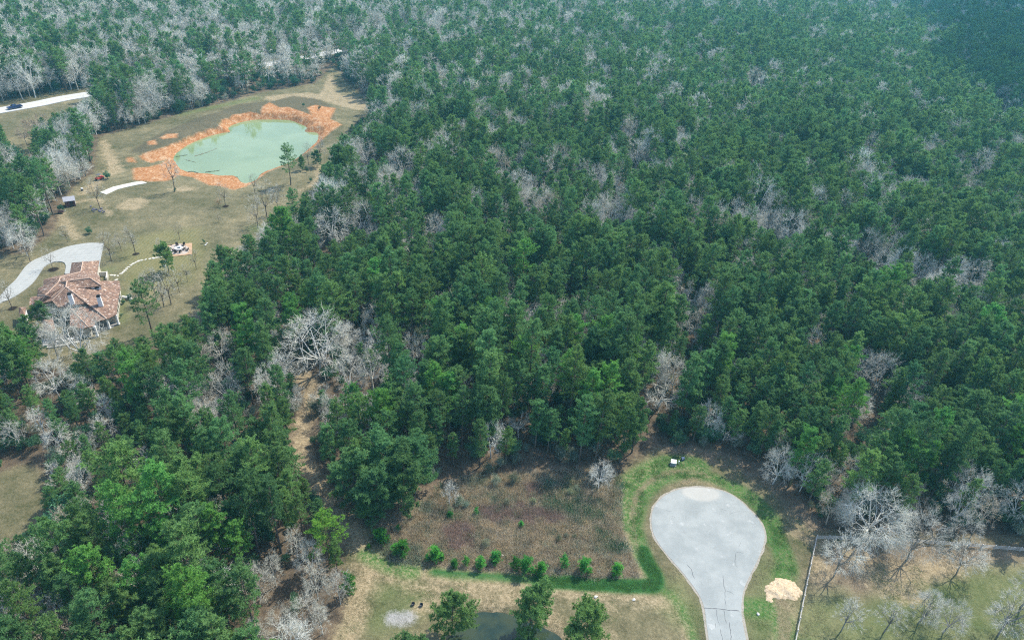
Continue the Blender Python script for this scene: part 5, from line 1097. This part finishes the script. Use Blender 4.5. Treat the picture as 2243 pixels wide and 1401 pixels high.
for t_ in (.28, .72):
    c_ = gd + (gb - gd) * t_ + np.array([.42, .02]); f_ = MB(); f_.box((*c_, 1.15), (2.1, .12, 2.2), math.atan2(e_[1], e_[0])); hpart(f_, "garage_door", porch_m)
# low garden wall, terrace, bed
def wall_run(name, pts, w, h, mat, label, cat, z=0):
    mb = MB()
    for a, b in zip(pts[:-1], pts[1:]):
        a, b = np.array(a), np.array(b); c_ = (a + b) / 2; d_ = b - a
        mb.box((c_[0], c_[1], z + h / 2 - .1), (np.linalg.norm(d_) - w * .5, w, h + .2), math.atan2(d_[1], d_[0]))
        mb.box((a[0], a[1], z + h / 2 - .08), (w * 1.4, w * 1.4, h + .3), math.atan2(d_[1], d_[0]))
    mb.box((pts[-1][0], pts[-1][1], z + h / 2 - .08), (w * 1.4, w * 1.4, h + .3))
    return setp(mb.build(name, mat), label, cat)
wall_run("garden_wall", [h2(1285, 285, .8), h2(1300, 275, .8), h2(1435, 268, .8), h2(1428, 355, .8)], .3, 1.3, stucco, "low cream garden wall round the small court beside the garage", "wall")
wall_run("garden_wall", [h2(1680, 630, .3), h2(1740, 638, .3), h2(1800, 655, .3)], .3, .5, white_s, "short low white wall on the grass by the back terrace", "wall")
TER = ppts([(92, 745), (128, 735), (172, 738), (175, 750), (168, 751), (128, 759), (95, 757)])
setp(MB().prism(TER, -.2, .2).build("pavement", greyfloor), kind='structure')
wall_run("terrace_kerb", ppts([(106, 762), (128, 759.5), (168, 751.5)]), .3, .35, stucco, "cream edging wall along the shady patio", "wall")
cush = simple("white_cushion", (0.75, 0.75, 0.74)); wick = simple("dark_wicker", (0.035, 0.033, 0.032))
def sofa(px, py, rz, label):
    p = gp(px, py); r = empty("garden_sofa", (p[0], p[1], .2), rz); setp(r, label, "sofa", "garden sofas on the patio")
    MB().box((0, 0, .2), (1.8, .85, .36)).build("base", wick, r); MB().box((0, .38, .55), (1.8, .12, .5)).build("backrest", wick, r)
    for s_ in (-.84, .84): MB().box((s_, -.05, .5), (.1, .72, .26)).build("armrest", wick, r)
    for s_ in (-.4, .4): MB().box((s_, -.06, .45), (.74, .62, .14)).build("cushion", cush, r, bevel=.03)
sofa(131, 752, .2, "dark garden sofa with white cushions at the patio's middle"); sofa(142, 750, .2, "dark garden sofa with white cushions in the patio's centre right"); sofa(157, 746, .25, "dark garden sofa with white cushion at the patio's right end")
# ---------------------------------------------------------------- shed, vehicle, fire pit and small things on the lawn
red_wood = simple("red_brown_boards", (0.17, 0.06, 0.045), (0.11, 0.045, 0.035), 2); grey_metal = simple("grey_roof_sheet", (0.40, 0.40, 0.44), (0.33, 0.33, 0.36), 2, .5)
p = gp(155.5, 450); sh = empty("garden_shed", p, .55); setp(sh, "small red brown shed with pale grey pitched roof at the lawn's left edge", "shed")
mb = MB(); mb.box((0, 0, 1.15), (3.0, 2.5, 2.4)); mb.add([(-1.5, -1.25, 2.35), (-1.5, 1.25, 2.35), (-1.5, 0, 3.2), (1.5, -1.25, 2.35), (1.5, 1.25, 2.35), (1.5, 0, 3.2)], [(0, 2, 1), (3, 4, 5)]); mb.build("wall", red_wood, sh)
mb = MB(); mb.slab([(-1.8, -1.6, 2.2), (1.8, -1.6, 2.2), (1.8, 0, 3.3), (-1.8, 0, 3.3)], .08); mb.slab([(-1.8, 1.6, 2.2), (1.8, 1.6, 2.2), (1.8, 0, 3.3), (-1.8, 0, 3.3)], .08); mb.build("roof", grey_metal, sh)
dr = MB().box((.4, -1.28, 1.0), (.95, .06, 1.9)).build("door", simple("dark_door", (.06, .03, .025)), sh); MB().box((.75, -1.33, 1.0), (.06, .06, .14)).build("handle", grey_metal, dr)
MB().box((1.53, 0, 1.3), (.06, 1.6, 1.9)).build("side_panel", simple("pale_board", (.55, .53, .48)), sh)

blk = simple("black_rubber", (0.02, 0.02, 0.02)); redp = simple("red_paint", (0.52, 0.035, 0.025), (0.45, 0.03, 0.02), 1, .35, 0, .5, .4); gry = simple("grey_plastic", (0.12, 0.12, 0.135), None, 2, .5)
def wheel(par, x, y, r, w):
    q_ = MB().tube((x, y - w / 2, r), (x, y + w / 2, r), r, n=16).build("wheel", blk, par); MB().tube((x, y - w / 2 - .012, r), (x, y + w / 2 + .012, r), r * .55, n=12).build("rim", simple("rim", (.35, .35, .36), None, 2, .4, .6), q_)
p = gp(219, 393); u = empty("utility_vehicle", p, math.radians(75)); setp(u, "small red utility vehicle with dark roof parked by the dark bush", "utility vehicle")
mb = MB(); mb.box((1.05, 0, .75), (1.0, 1.35, .45), top=.85); mb.box((.1, 0, .55), (1.0, 1.4, .3)); mb.box((-1.0, 0, .8), (1.15, 1.45, .5)); mb.build("body", redp, u, bevel=.05)
MB().box((-.05, 0, 1.95), (1.5, 1.35, .09)).build("roof", gry, u, bevel=.03)
mb = MB()
for x_ in (-.65, .6):
    for y_ in (-.6, .6): mb.tube((x_, y_, .7), (x_ * .95, y_ * .98, 1.93), .035)
mb.build("roll_cage", blk, u); MB().box((-.2, 0, .85), (.5, 1.2, .2)).build("seat", blk, u); MB().box((.15, 0, 1.0), (.05, 1.2, .05)).build("dashboard", blk, u)
for x_ in (-1.0, 1.05):
    for y_ in (-.68, .68): wheel(u, x_, y_, .33, .26)
p = gp(180.5, 418); r = empty("water_barrel", p); setp(r, "white topped dark barrel between the shed and red vehicle", "barrel"); MB().tube((0, 0, 0), (0, 0, .85), .36, .38, 14).build("body", gry, r); MB().tube((0, 0, .85), (0, 0, 1.0), .42, .36, 14).build("lid", cush, r)
p = gp(134.5, 467.5); r = empty("garden_cart", p, .3); setp(r, "dark little cart with pale rail under the bushes below the shed", "cart")
MB().box((0, 0, .6), (1.5, .9, .45), top=1.15).build("tub", simple("maroon", (.10, .045, .045)), r); MB().tube((.75, -.3, .8), (1.5, -.3, 1.0), .03).tube((.75, .3, .8), (1.5, .3, 1.0), .03).tube((1.5, -.3, 1.0), (1.5, .3, 1.0), .03).build("handle", cush, r)
for y_ in (-.5, .5): wheel(r, -.2, y_, .33, .1)
def rocks(name, px, py, n, R, s, mat, label, cat, seed=1):
    p = gp(px, py); q_ = random.Random(seed); bm = bmesh.new()
    for i in range(n):
        r_ = s * q_.uniform(.6, 1.2); x_, y_ = q_.gauss(0, R / 2), q_.gauss(0, R / 2.5)
        vs0 = bmesh.ops.create_icosphere(bm, subdivisions=2, radius=r_, matrix=Matrix.Translation((x_, y_, r_ * .45)) @ Matrix.Diagonal((1, q_.uniform(.7, 1.1), .65, 1)))['verts']
        for v in vs0: v.co += Vector((q_.uniform(-1, 1), q_.uniform(-1, 1), q_.uniform(-1, 1))) * r_ * .14
    me = bpy.data.meshes.new(name); bm.to_mesh(me); bm.free(); me.materials.append(mat); return setp(obj(name, me, None, p), label, cat)
slate = simple("purple_slate", (.16, .15, .20), (.10, .095, .12), 3); pale = simple("pale_stone", (.62, .60, .55), (.5, .48, .43), 3)
rocks("stone_pile", 216, 459.5, 22, 2.6, .32, slate, "purple grey stones heaped under the many stemmed bare tree", "stones", 3)
rocks("firewood_stack", 374, 537, 8, .9, .25, simple("brown_logs", (.09, .06, .045)), "small dark heap at the fire pit's upper left", "firewood", 4)
rocks("boulder", 452, 536, 3, .8, .3, pale, "pale boulder right of the fire pit on the lawn", "boulder", 5)
for i, (x_, y_, lb) in enumerate([(1305, 1306, "small pale stone on the mown grass below the dark green strip"), (1387, 1313, "small white stone nearer the road on the mown grass"), (1660, 1345, "tiny pale stone on the grass right of the road"), (1098, 1216, "pinkish scrap of debris at the brush's lower middle")]):
    rocks("stone", x_, y_, 2, .2, .22, pale, lb, "stone", 20 + i)
# fire pit pad, ring, chairs
def fp(x, y, z=0): return un(300 + x / 14.0, 490 + y / 14.0, z)
pad_m = simple("tan_gravel", (.44, .29, .17), (.36, .235, .14), .8); pad2 = simple("pale_gravel", (.44, .38, .32), (.36, .30, .25), 2)
PAD = [tuple(fp(*q)[:2]) for q in [(905, 680), (1180, 632), (1690, 600), (1690, 945), (1230, 1000), (1010, 1015), (900, 860)]]
setp(MB().prism(PAD, -.3, .16).prism([tuple(fp(1280 + 330 * math.cos(a), 800 + 165 * math.sin(a) * (1 + .1 * math.sin(3 * a)))[:2]) for a in np.arange(0, 6.28, .35)], -.3, .172, 1).build("pavement", [pad_m, pad2]), kind='structure')
c_ = fp(1285, 790); r = empty("fire_pit", (c_[0], c_[1], .17)); setp(r, "round white stone fire pit in the middle of the tan gravel pad", "fire pit")
mb = MB(); n_ = 28
ro, ri = 1.15, .72; vs0 = []
for z_ in (0, .48):
    for R_ in (ro, ri): vs0 += [(R_ * math.cos(6.283 * i / n_), R_ * math.sin(6.283 * i / n_), z_) for i in range(n_)]
fs0 = []
for i in range(n_):
    j = (i + 1) % n_; fs0 += [(i, j, 2 * n_ + j, 2 * n_ + i), (n_ + j, n_ + i, 3 * n_ + i, 3 * n_ + j), (2 * n_ + i, 2 * n_ + j, 3 * n_ + j, 3 * n_ + i)]
mb.add(vs0, fs0).build("ring", white_s, r); MB().tube((0, 0, .02), (0, 0, .12), .7, n=20).build("ash_bed", simple("ash", (.06, .06, .065)), r)
bwood = simple("dark_stained_wood", (.06, .045, .04), (.04, .03, .028), 4)
def chair(x, y, label):
    p = fp(x, y); d_ = c_ - p; rz = math.atan2(d_[1], d_[0]) - math.pi / 2
    r = empty("garden_chair", (p[0], p[1], .17), rz); setp(r, label, "chair", "chairs round the fire pit")
    mb = MB(); mb.slab([(-.32, .35, .42), (.32, .35, .42), (.32, -.3, .32), (-.32, -.3, .32)], .06); mb.build("seat", bwood, r)
    mb = MB(); mb.add([(-.32, -.22, .3), (.32, -.22, .3), (.36, -.55, 1.05), (-.36, -.55, 1.05), (-.32, -.28, .3), (.32, -.28, .3), (.36, -.61, 1.05), (-.36, -.61, 1.05)], [(0, 1, 2, 3), (7, 6, 5, 4), (0, 4, 5, 1), (1, 5, 6, 2), (2, 6, 7, 3), (3, 7, 4, 0)]); mb.build("backrest", bwood, r)
    for s_ in (-.38, .38):
        MB().box((s_, .02, .58), (.12, .8, .04)).build("armrest", bwood, r); MB().box((s_, .33, .29), (.06, .09, .58)).build("leg", bwood, r); MB().box((s_, -.35, .29), (.06, .09, .58)).build("leg", bwood, r)
for x_, y_, lb in [(1240, 690, "dark chair behind the fire pit, upper left"), (1432, 690, "dark chair behind the fire pit, upper right"), (1445, 815, "dark chair right beside the fire pit"), (1550, 835, "dark chair farthest right of the fire pit"), (1335, 890, "dark chair in front of the fire pit, right one"), (1205, 900, "dark chair in front of the fire pit, middle one"), (1140, 850, "dark chair at the fire pit's left front")]: chair(x_, y_, lb)
sm = simple("pale_stepping_stone", (.50, .48, .41), (.42, .40, .33), 2)
first = None
for i, (x_, y_) in enumerate([(1232, 571), (1205, 575), (1178, 580), (1150, 585), (1118, 590), (1085, 597), (1062, 603), (1042, 612), (1021, 622), (1004, 634), (986, 647), (972, 661), (960, 674), (946, 685), (930, 697), (905, 714), (880, 712), (856, 710), (893, 746)]):
    p = gp(x_ / 3.502, 400 + y_ / 3.502); q_ = random.Random(i)
    if first is None:
        first = MB().prism([(.5 * math.cos(a) * q_.uniform(.8, 1.15), .36 * math.sin(a) * q_.uniform(.8, 1.15)) for a in np.arange(0, 6.2, .62)], -.12, .07).mesh("stepping_stone", sm)
    o = obj("stepping_stone", first, None, p); o.rotation_euler.z = q_.uniform(0, 6); o.scale = (q_.uniform(.8, 1.2),) * 3
    setp(o, "pale flat stone in the curving line of stepping stones on the lawn", "stepping stone", "stepping stones from the house to the fire pit")
# driftwood in the pond
wood_m = simple("wet_driftwood", (.07, .055, .05), (.04, .033, .03), 3); redw = simple("reddish_branch", (.22, .12, .09), (.14, .08, .06), 3)
def drift(pts, r0, mat, label, seed, z=WATER_Z + .12):
    q_ = random.Random(seed); w_ = [np.array([*un(O2[0] + a / S2, O2[1] + b / S2, WATER_Z)[:2], z]) for a, b in pts]; mb = MB()
    for a, b in zip(w_[:-1], w_[1:]):
        r0 = r0 * .72; mb.tube(a, b, r0 * q_.uniform(.8, 1.1), r0 * .6, 6)
        for k in range(3):
            s_ = a + (b - a) * q_.random(); mb.tube(s_, s_ + np.array([q_.uniform(-1, 1), q_.uniform(-1, 1), q_.uniform(.1, .5)]), r0 * .4, r0 * .15, 5)
    setp(mb.build("driftwood", mat), label, "driftwood", "branches lying in the milky pond")
drift([(595, 1022), (640, 1018), (680, 1030)], .22, wood_m, "dark crossed log at the pond's orange near beach", 1); drift([(735, 1025), (790, 1018), (850, 1012)], .2, wood_m, "long dark log just off the orange beach", 2); drift([(965, 1070), (1000, 1062)], .16, wood_m, "short dark stick by the pond's near tip", 3)
drift([(500, 900), (545, 893), (590, 885)], .18, wood_m, "dark branch floating at the pond's left end", 4); drift([(650, 895), (720, 875), (790, 850), (830, 832)], .14, redw, "long reddish branch floating in the pond's left half", 5); drift([(580, 925), (620, 935), (660, 945)], .1, redw, "faint reddish branch under the long floating one", 6); drift([(905, 690), (930, 705)], .3, wood_m, "dark snag at the clay point on the far bank", 7)
# ---------------------------------------------------------------- turning circle: box, pile, buckets, fence
box_w = simple("pale_steel", (.70, .74, .72), (.62, .66, .64), 2, .4); box_g = simple("grey_green_steel", (.22, .27, .26), (.18, .22, .21), 2, .5)
p = gp(1474, 1017); r = empty("utility_box", p, -.15); setp(r, "white lidded grey utility box on the grass at the wood's edge", "utility box")
MB().box((0, 0, .04), (1.3, 1.15, .2)).build("base", greyfloor, r); MB().box((0, 0, .5), (1.1, .95, .75)).build("body", box_g, r, bevel=.03); MB().slab([(-.58, -.5, .9), (.58, -.5, .9), (.58, .52, 1.08), (-.58, .52, 1.08)], .1).build("lid", box_w, r); MB().box((0, -.5, .5), (.9, .05, .55)).build("door", box_g, r)
p = gp(1486, 1015); r = empty("marker_post", p); setp(r, "stubby pale yellow post right of the utility box", "post"); MB().tube((0, 0, 0), (0, 0, .7), .12, n=10).build("post", simple("pale_yellow", (.6, .64, .45)), r); MB().tube((0, 0, .7), (0, 0, .82), .17, .12, 10).build("cap", box_w, r)
p = gp(1495, 1007); r = empty("meter_box", p, .2); setp(r, "small blue grey meter box farthest right at the wood's edge", "meter box"); MB().box((0, 0, .35), (.7, .4, .7)).build("body", simple("blue_grey", (.10, .13, .22)), r, bevel=.02); MB().tube((-.12, -.2, .5), (-.12, -.26, .5), .12, n=12).build("dial", box_w, r)
# straw pile
PILE = smooth_loop(ppts([(1055, 1165), (1050, 1110), (1065, 1060), (1100, 1028), (1140, 1018), (1195, 1030), (1240, 1065), (1280, 1098), (1262, 1135), (1215, 1160), (1160, 1150), (1100, 1152)], 0, S7, O7), 4)
Pp = np.array(PILE); gx_, gy_ = np.meshgrid(np.arange(Pp[:, 0].min() - .6, Pp[:, 0].max() + .6, .16), np.arange(Pp[:, 1].min() - .6, Pp[:, 1].max() + .6, .16))
s_ = sd_poly(gx_, gy_, PILE) + .7 * vnoise(gx_, gy_, .8, 73) + .4 * vnoise(gx_, gy_, .3, 74); hz_ = np.clip(s_, -.3, 2.2); hz_ = np.sign(hz_) * np.abs(hz_) ** .75 * .28 + (s_ > 0) * (.35 * vnoise(gx_, gy_, .9, 71) + .2 * vnoise(gx_, gy_, .35, 72)) * np.clip(s_, 0, 1); hz_ = np.where(s_ < -.2, -.4, hz_)
I = np.arange(gx_.size).reshape(gx_.shape); Q = np.stack([I[:-1, :-1], I[:-1, 1:], I[1:, 1:], I[1:, :-1]], -1).reshape(-1, 4); zf = hz_.ravel(); Q = Q[(zf[Q] > -.35).all(1)]
pm_ = NT("straw_mulch"); pm_.col(pm_.ramp(pm_.noise(3.2, 5, .8, None, .8), [(.3, (.26, .18, .10)), (.5, (.50, .39, .25)), (.68, (.70, .58, .42))])); pm_.bump(pm_.noise(7, 4, .8), .8, .12)
pb_ = np.array(ground_h(gx_.ravel(), gy_.ravel())); setp(obj("straw_pile", mesh_np("straw_pile", np.column_stack([gx_.ravel(), gy_.ravel(), zf + pb_]), Q, pm_.mat, smooth=True)), "low spread pile of tan straw on the grass beside the rail fence", "straw pile")
for x_, y_, lb in ((905, 1324, "dark bucket on bare dirt, left of two by the ash patch"), (923, 1326, "dark bucket nearer the pond pine, right of two")):
    p = gp(x_, y_); r = empty("bucket", p); setp(r, lb, "bucket", "two dark buckets on the dirt"); MB().tube((0, 0, 0), (0, 0, .42), .24, .3, 14, caps=False).tube((0, 0, .02), (0, 0, .05), .24, n=14).build("body", gry, r, smooth=False); MB().tube((0, 0, .40), (0, 0, .44), .32, .32, 14, caps=False).build("rim", blk, r)
# fence
fw_m = simple("weathered_rail", (.52, .50, .46), (.40, .38, .35), 2); fr = None
c0 = np.array(un(1787, 1180)[:2]); run1 = [c0, np.array(un(1763, 1293)[:2]), np.array(un(1743, 1395)[:2])]; d_ = unit(run1[2] - run1[1]); run1.append(run1[2] + d_ * 12)
run2 = [c0, np.array(un(1920, 1183)[:2]), np.array(un(2100, 1196)[:2]), np.array(un(2243, 1208)[:2])]; d_ = unit(run2[3] - run2[2]); run2.append(run2[3] + d_ * 14)
fr = empty("rail_fence", (c0[0], c0[1], 0)); setp(fr, "weathered three rail wooden fence with a square corner at the wood's edge", "fence")
def fpart(mb, name): o = mb.build(name, fw_m); o.parent = fr; o.location = -Vector(fr.location); return o
for run in (run1, run2):
    L_ = [0.0]
    for a, b in zip(run[:-1], run[1:]): L_.append(L_[-1] + np.linalg.norm(b - a))
    xs_, ys_ = [p[0] for p in run], [p[1] for p in run]; N_ = int(L_[-1] / 2.4); pts_ = [(np.interp(L_[-1] * i / N_, L_, xs_), np.interp(L_[-1] * i / N_, L_, ys_)) for i in range(N_ + 1)]
    for i, (x_, y_) in enumerate(pts_):
        if run is run2 and i == 0: continue
        fpart(MB().box((x_, y_, gh(x_, y_) + .5), (.13, .13, 1.3), .2).box((x_, y_, gh(x_, y_) + 1.17), (.19, .19, .05), .2), "post")
    for z_ in (.35, .68, 1.0):
        mb = MB()
        for a, b in zip(pts_[:-1], pts_[1:]):
            za, zb = gh(*a) + z_, gh(*b) + z_; A_, B_ = np.array([*a, za]), np.array([*b, zb]); e_ = (B_ - A_) / np.linalg.norm(B_ - A_); mb.box(tuple((A_ + B_) / 2), (np.linalg.norm(B_ - A_) - .03, .045, .12), math.atan2(e_[1], e_[0]))
        fpart(mb, "rail")
# ---------------------------------------------------------------- pickup on the highway
bp = simple("dark_blue_paint", (.012, .035, .14), (.01, .03, .12), 1, .25, .2, .6, .8); gl2 = simple("tinted_glass", (.012, .015, .02), None, 1, .05, 0, .7); chrome = simple("chrome", (.6, .6, .62), None, 1, .2, .9); redl = simple("red_lens", (.4, .02, .02), None, 1, .2); whl = simple("clear_lens", (.8, .8, .78), None, 1, .15)
p = un(33, 238, .28); hd = np.array(un(0, 243)[:2]) - np.array(un(80, 229)[:2]); r = empty("pickup_truck", (p[0], p[1], .285), math.atan2(hd[1], hd[0])); setp(r, "dark blue pickup truck driving along the pale highway at the left edge", "pickup truck")
mb = MB()
prof = [(3.0, .55), (3.02, 1.0), (2.9, 1.12), (1.45, 1.22), (.75, 1.9), (-.75, 1.92), (-1.05, 1.25), (-1.05, .95), (-2.95, .95), (-2.95, 1.22), (-3.05, 1.22), (-3.08, .55)]
def loft(mb, prof, ws):
    n_ = len(prof); vs0 = [(x_, -w_, z_) for (x_, z_), w_ in zip(prof, ws)] + [(x_, w_, z_) for (x_, z_), w_ in zip(prof, ws)]
    mb.add(vs0, [tuple(range(n_)), tuple(range(n_, 2 * n_))[::-1]] + [(j, i, n_ + i, n_ + j) for i, j in ((i, (i + 1) % n_) for i in range(n_))]); return mb
loft(mb, prof, [.95, .97, .93, .95, .74, .74, .97, .97, .97, .97, .97, .97]).build("body", bp, r)
for s_ in (-1, 1): MB().box((-2.0, s_ * .93, 1.12), (1.9, .1, .36)).build("bed_side", bp, r)
MB().slab([(1.42, -.8, 1.25), (1.42, .8, 1.25), (.8, .7, 1.89), (.8, -.7, 1.89)], .03).build("windscreen", gl2, r)
for s_ in (-1, 1):
    MB().add([(1.1, s_ * .9, 1.28), (-.85, s_ * .95, 1.3), (-.7, s_ * .78, 1.82), (.7, s_ * .78, 1.8), (1.1, s_ * .86, 1.28), (-.85, s_ * .9, 1.3), (-.7, s_ * .73, 1.82), (.7, s_ * .73, 1.8)], [(0, 1, 2, 3), (7, 6, 5, 4), (0, 4, 5, 1), (1, 5, 6, 2), (2, 6, 7, 3), (3, 7, 4, 0)]).build("side_window", gl2, r)
    MB().box((3.02, s_ * .72, .88), (.06, .34, .2)).build("headlight", whl, r); MB().box((-3.08, s_ * .84, .95), (.06, .18, .4)).build("tail_light", redl, r); MB().box((1.0, s_ * 1.08, 1.32), (.12, .2, .2)).build("mirror", bp, r)
    for x_ in (1.95, -1.85): wheel(r, x_, s_ * .84, .41, .27)
MB().box((3.08, 0, .58), (.14, 1.86, .22)).build("bumper", chrome, r); MB().box((-3.12, 0, .56), (.14, 1.86, .2)).build("bumper", chrome, r); MB().box((3.04, 0, .88), (.05, 1.0, .26)).build("grille", chrome, r)
# ---------------------------------------------------------------- cloud above the far right corner, and the air
def cloud():
    c = np.mean([un(2110, 40)[:2], un(2260, 130)[:2], un(2250, 30)[:2]], 0); hz = 620.0
    c = np.array([*c, 0]) + SUNV * (hz / SUNV[2])
    bm = bmesh.new(); q_ = random.Random(4)
    a0, a1 = np.array(un(1840, -10)), np.array(un(2260, 200)); ax = (a1 - a0)[:2]; ax = ax / np.linalg.norm(ax); nrm = np.array([-ax[1], ax[0]])
    for i in range(70):
        u_, v_ = q_.uniform(-620, 620), q_.uniform(-20, 760)
        b0 = np.array(un(2060, 95))[:2] + SUNV[:2] * (hz / SUNV[2]) + ax * u_ + nrm * (v_ + 80)
        r = q_.uniform(110, 190)
        m_ = Matrix.Translation((b0[0], b0[1], hz + q_.uniform(0, 60))) @ Matrix.Diagonal((r, r, r * .45, 1))
        bmesh.ops.create_icosphere(bm, subdivisions=3, radius=1, matrix=m_)
    for v in bm.verts:
        v.co.z += 10 * math.sin(v.co.x * .05) * math.cos(v.co.y * .043)
    me = bpy.data.meshes.new("cloud"); bm.to_mesh(me); bm.free()
    t = NT("cloud_white"); t.col((0.9, 0.9, 0.9)); me.materials.append(t.mat)
    me.polygons.foreach_set("use_smooth", [True] * len(me.polygons))
    setp(obj("cloud", me), "white cumulus cloud shading the far right woods", "cloud", None, 'stuff')
cloud()
hm = bpy.data.materials.new("haze_air"); hm.use_nodes = True; hn_ = hm.node_tree
hn_.nodes.remove(hn_.nodes["Principled BSDF"])
vol = hn_.nodes.new("ShaderNodeVolumePrincipled"); vol.inputs["Color"].default_value = (0.22, 0.76, 0.95, 1); vol.inputs["Density"].default_value = 0.00020; vol.inputs["Anisotropy"].default_value = 0.2
hn_.links.new(vol.outputs[0], hn_.nodes["Material Output"].inputs["Volume"])
hz = MB().box((0, 4500, 52), (18400, 21400, 112)).build("haze", [hm]); setp(hz, kind='stuff')
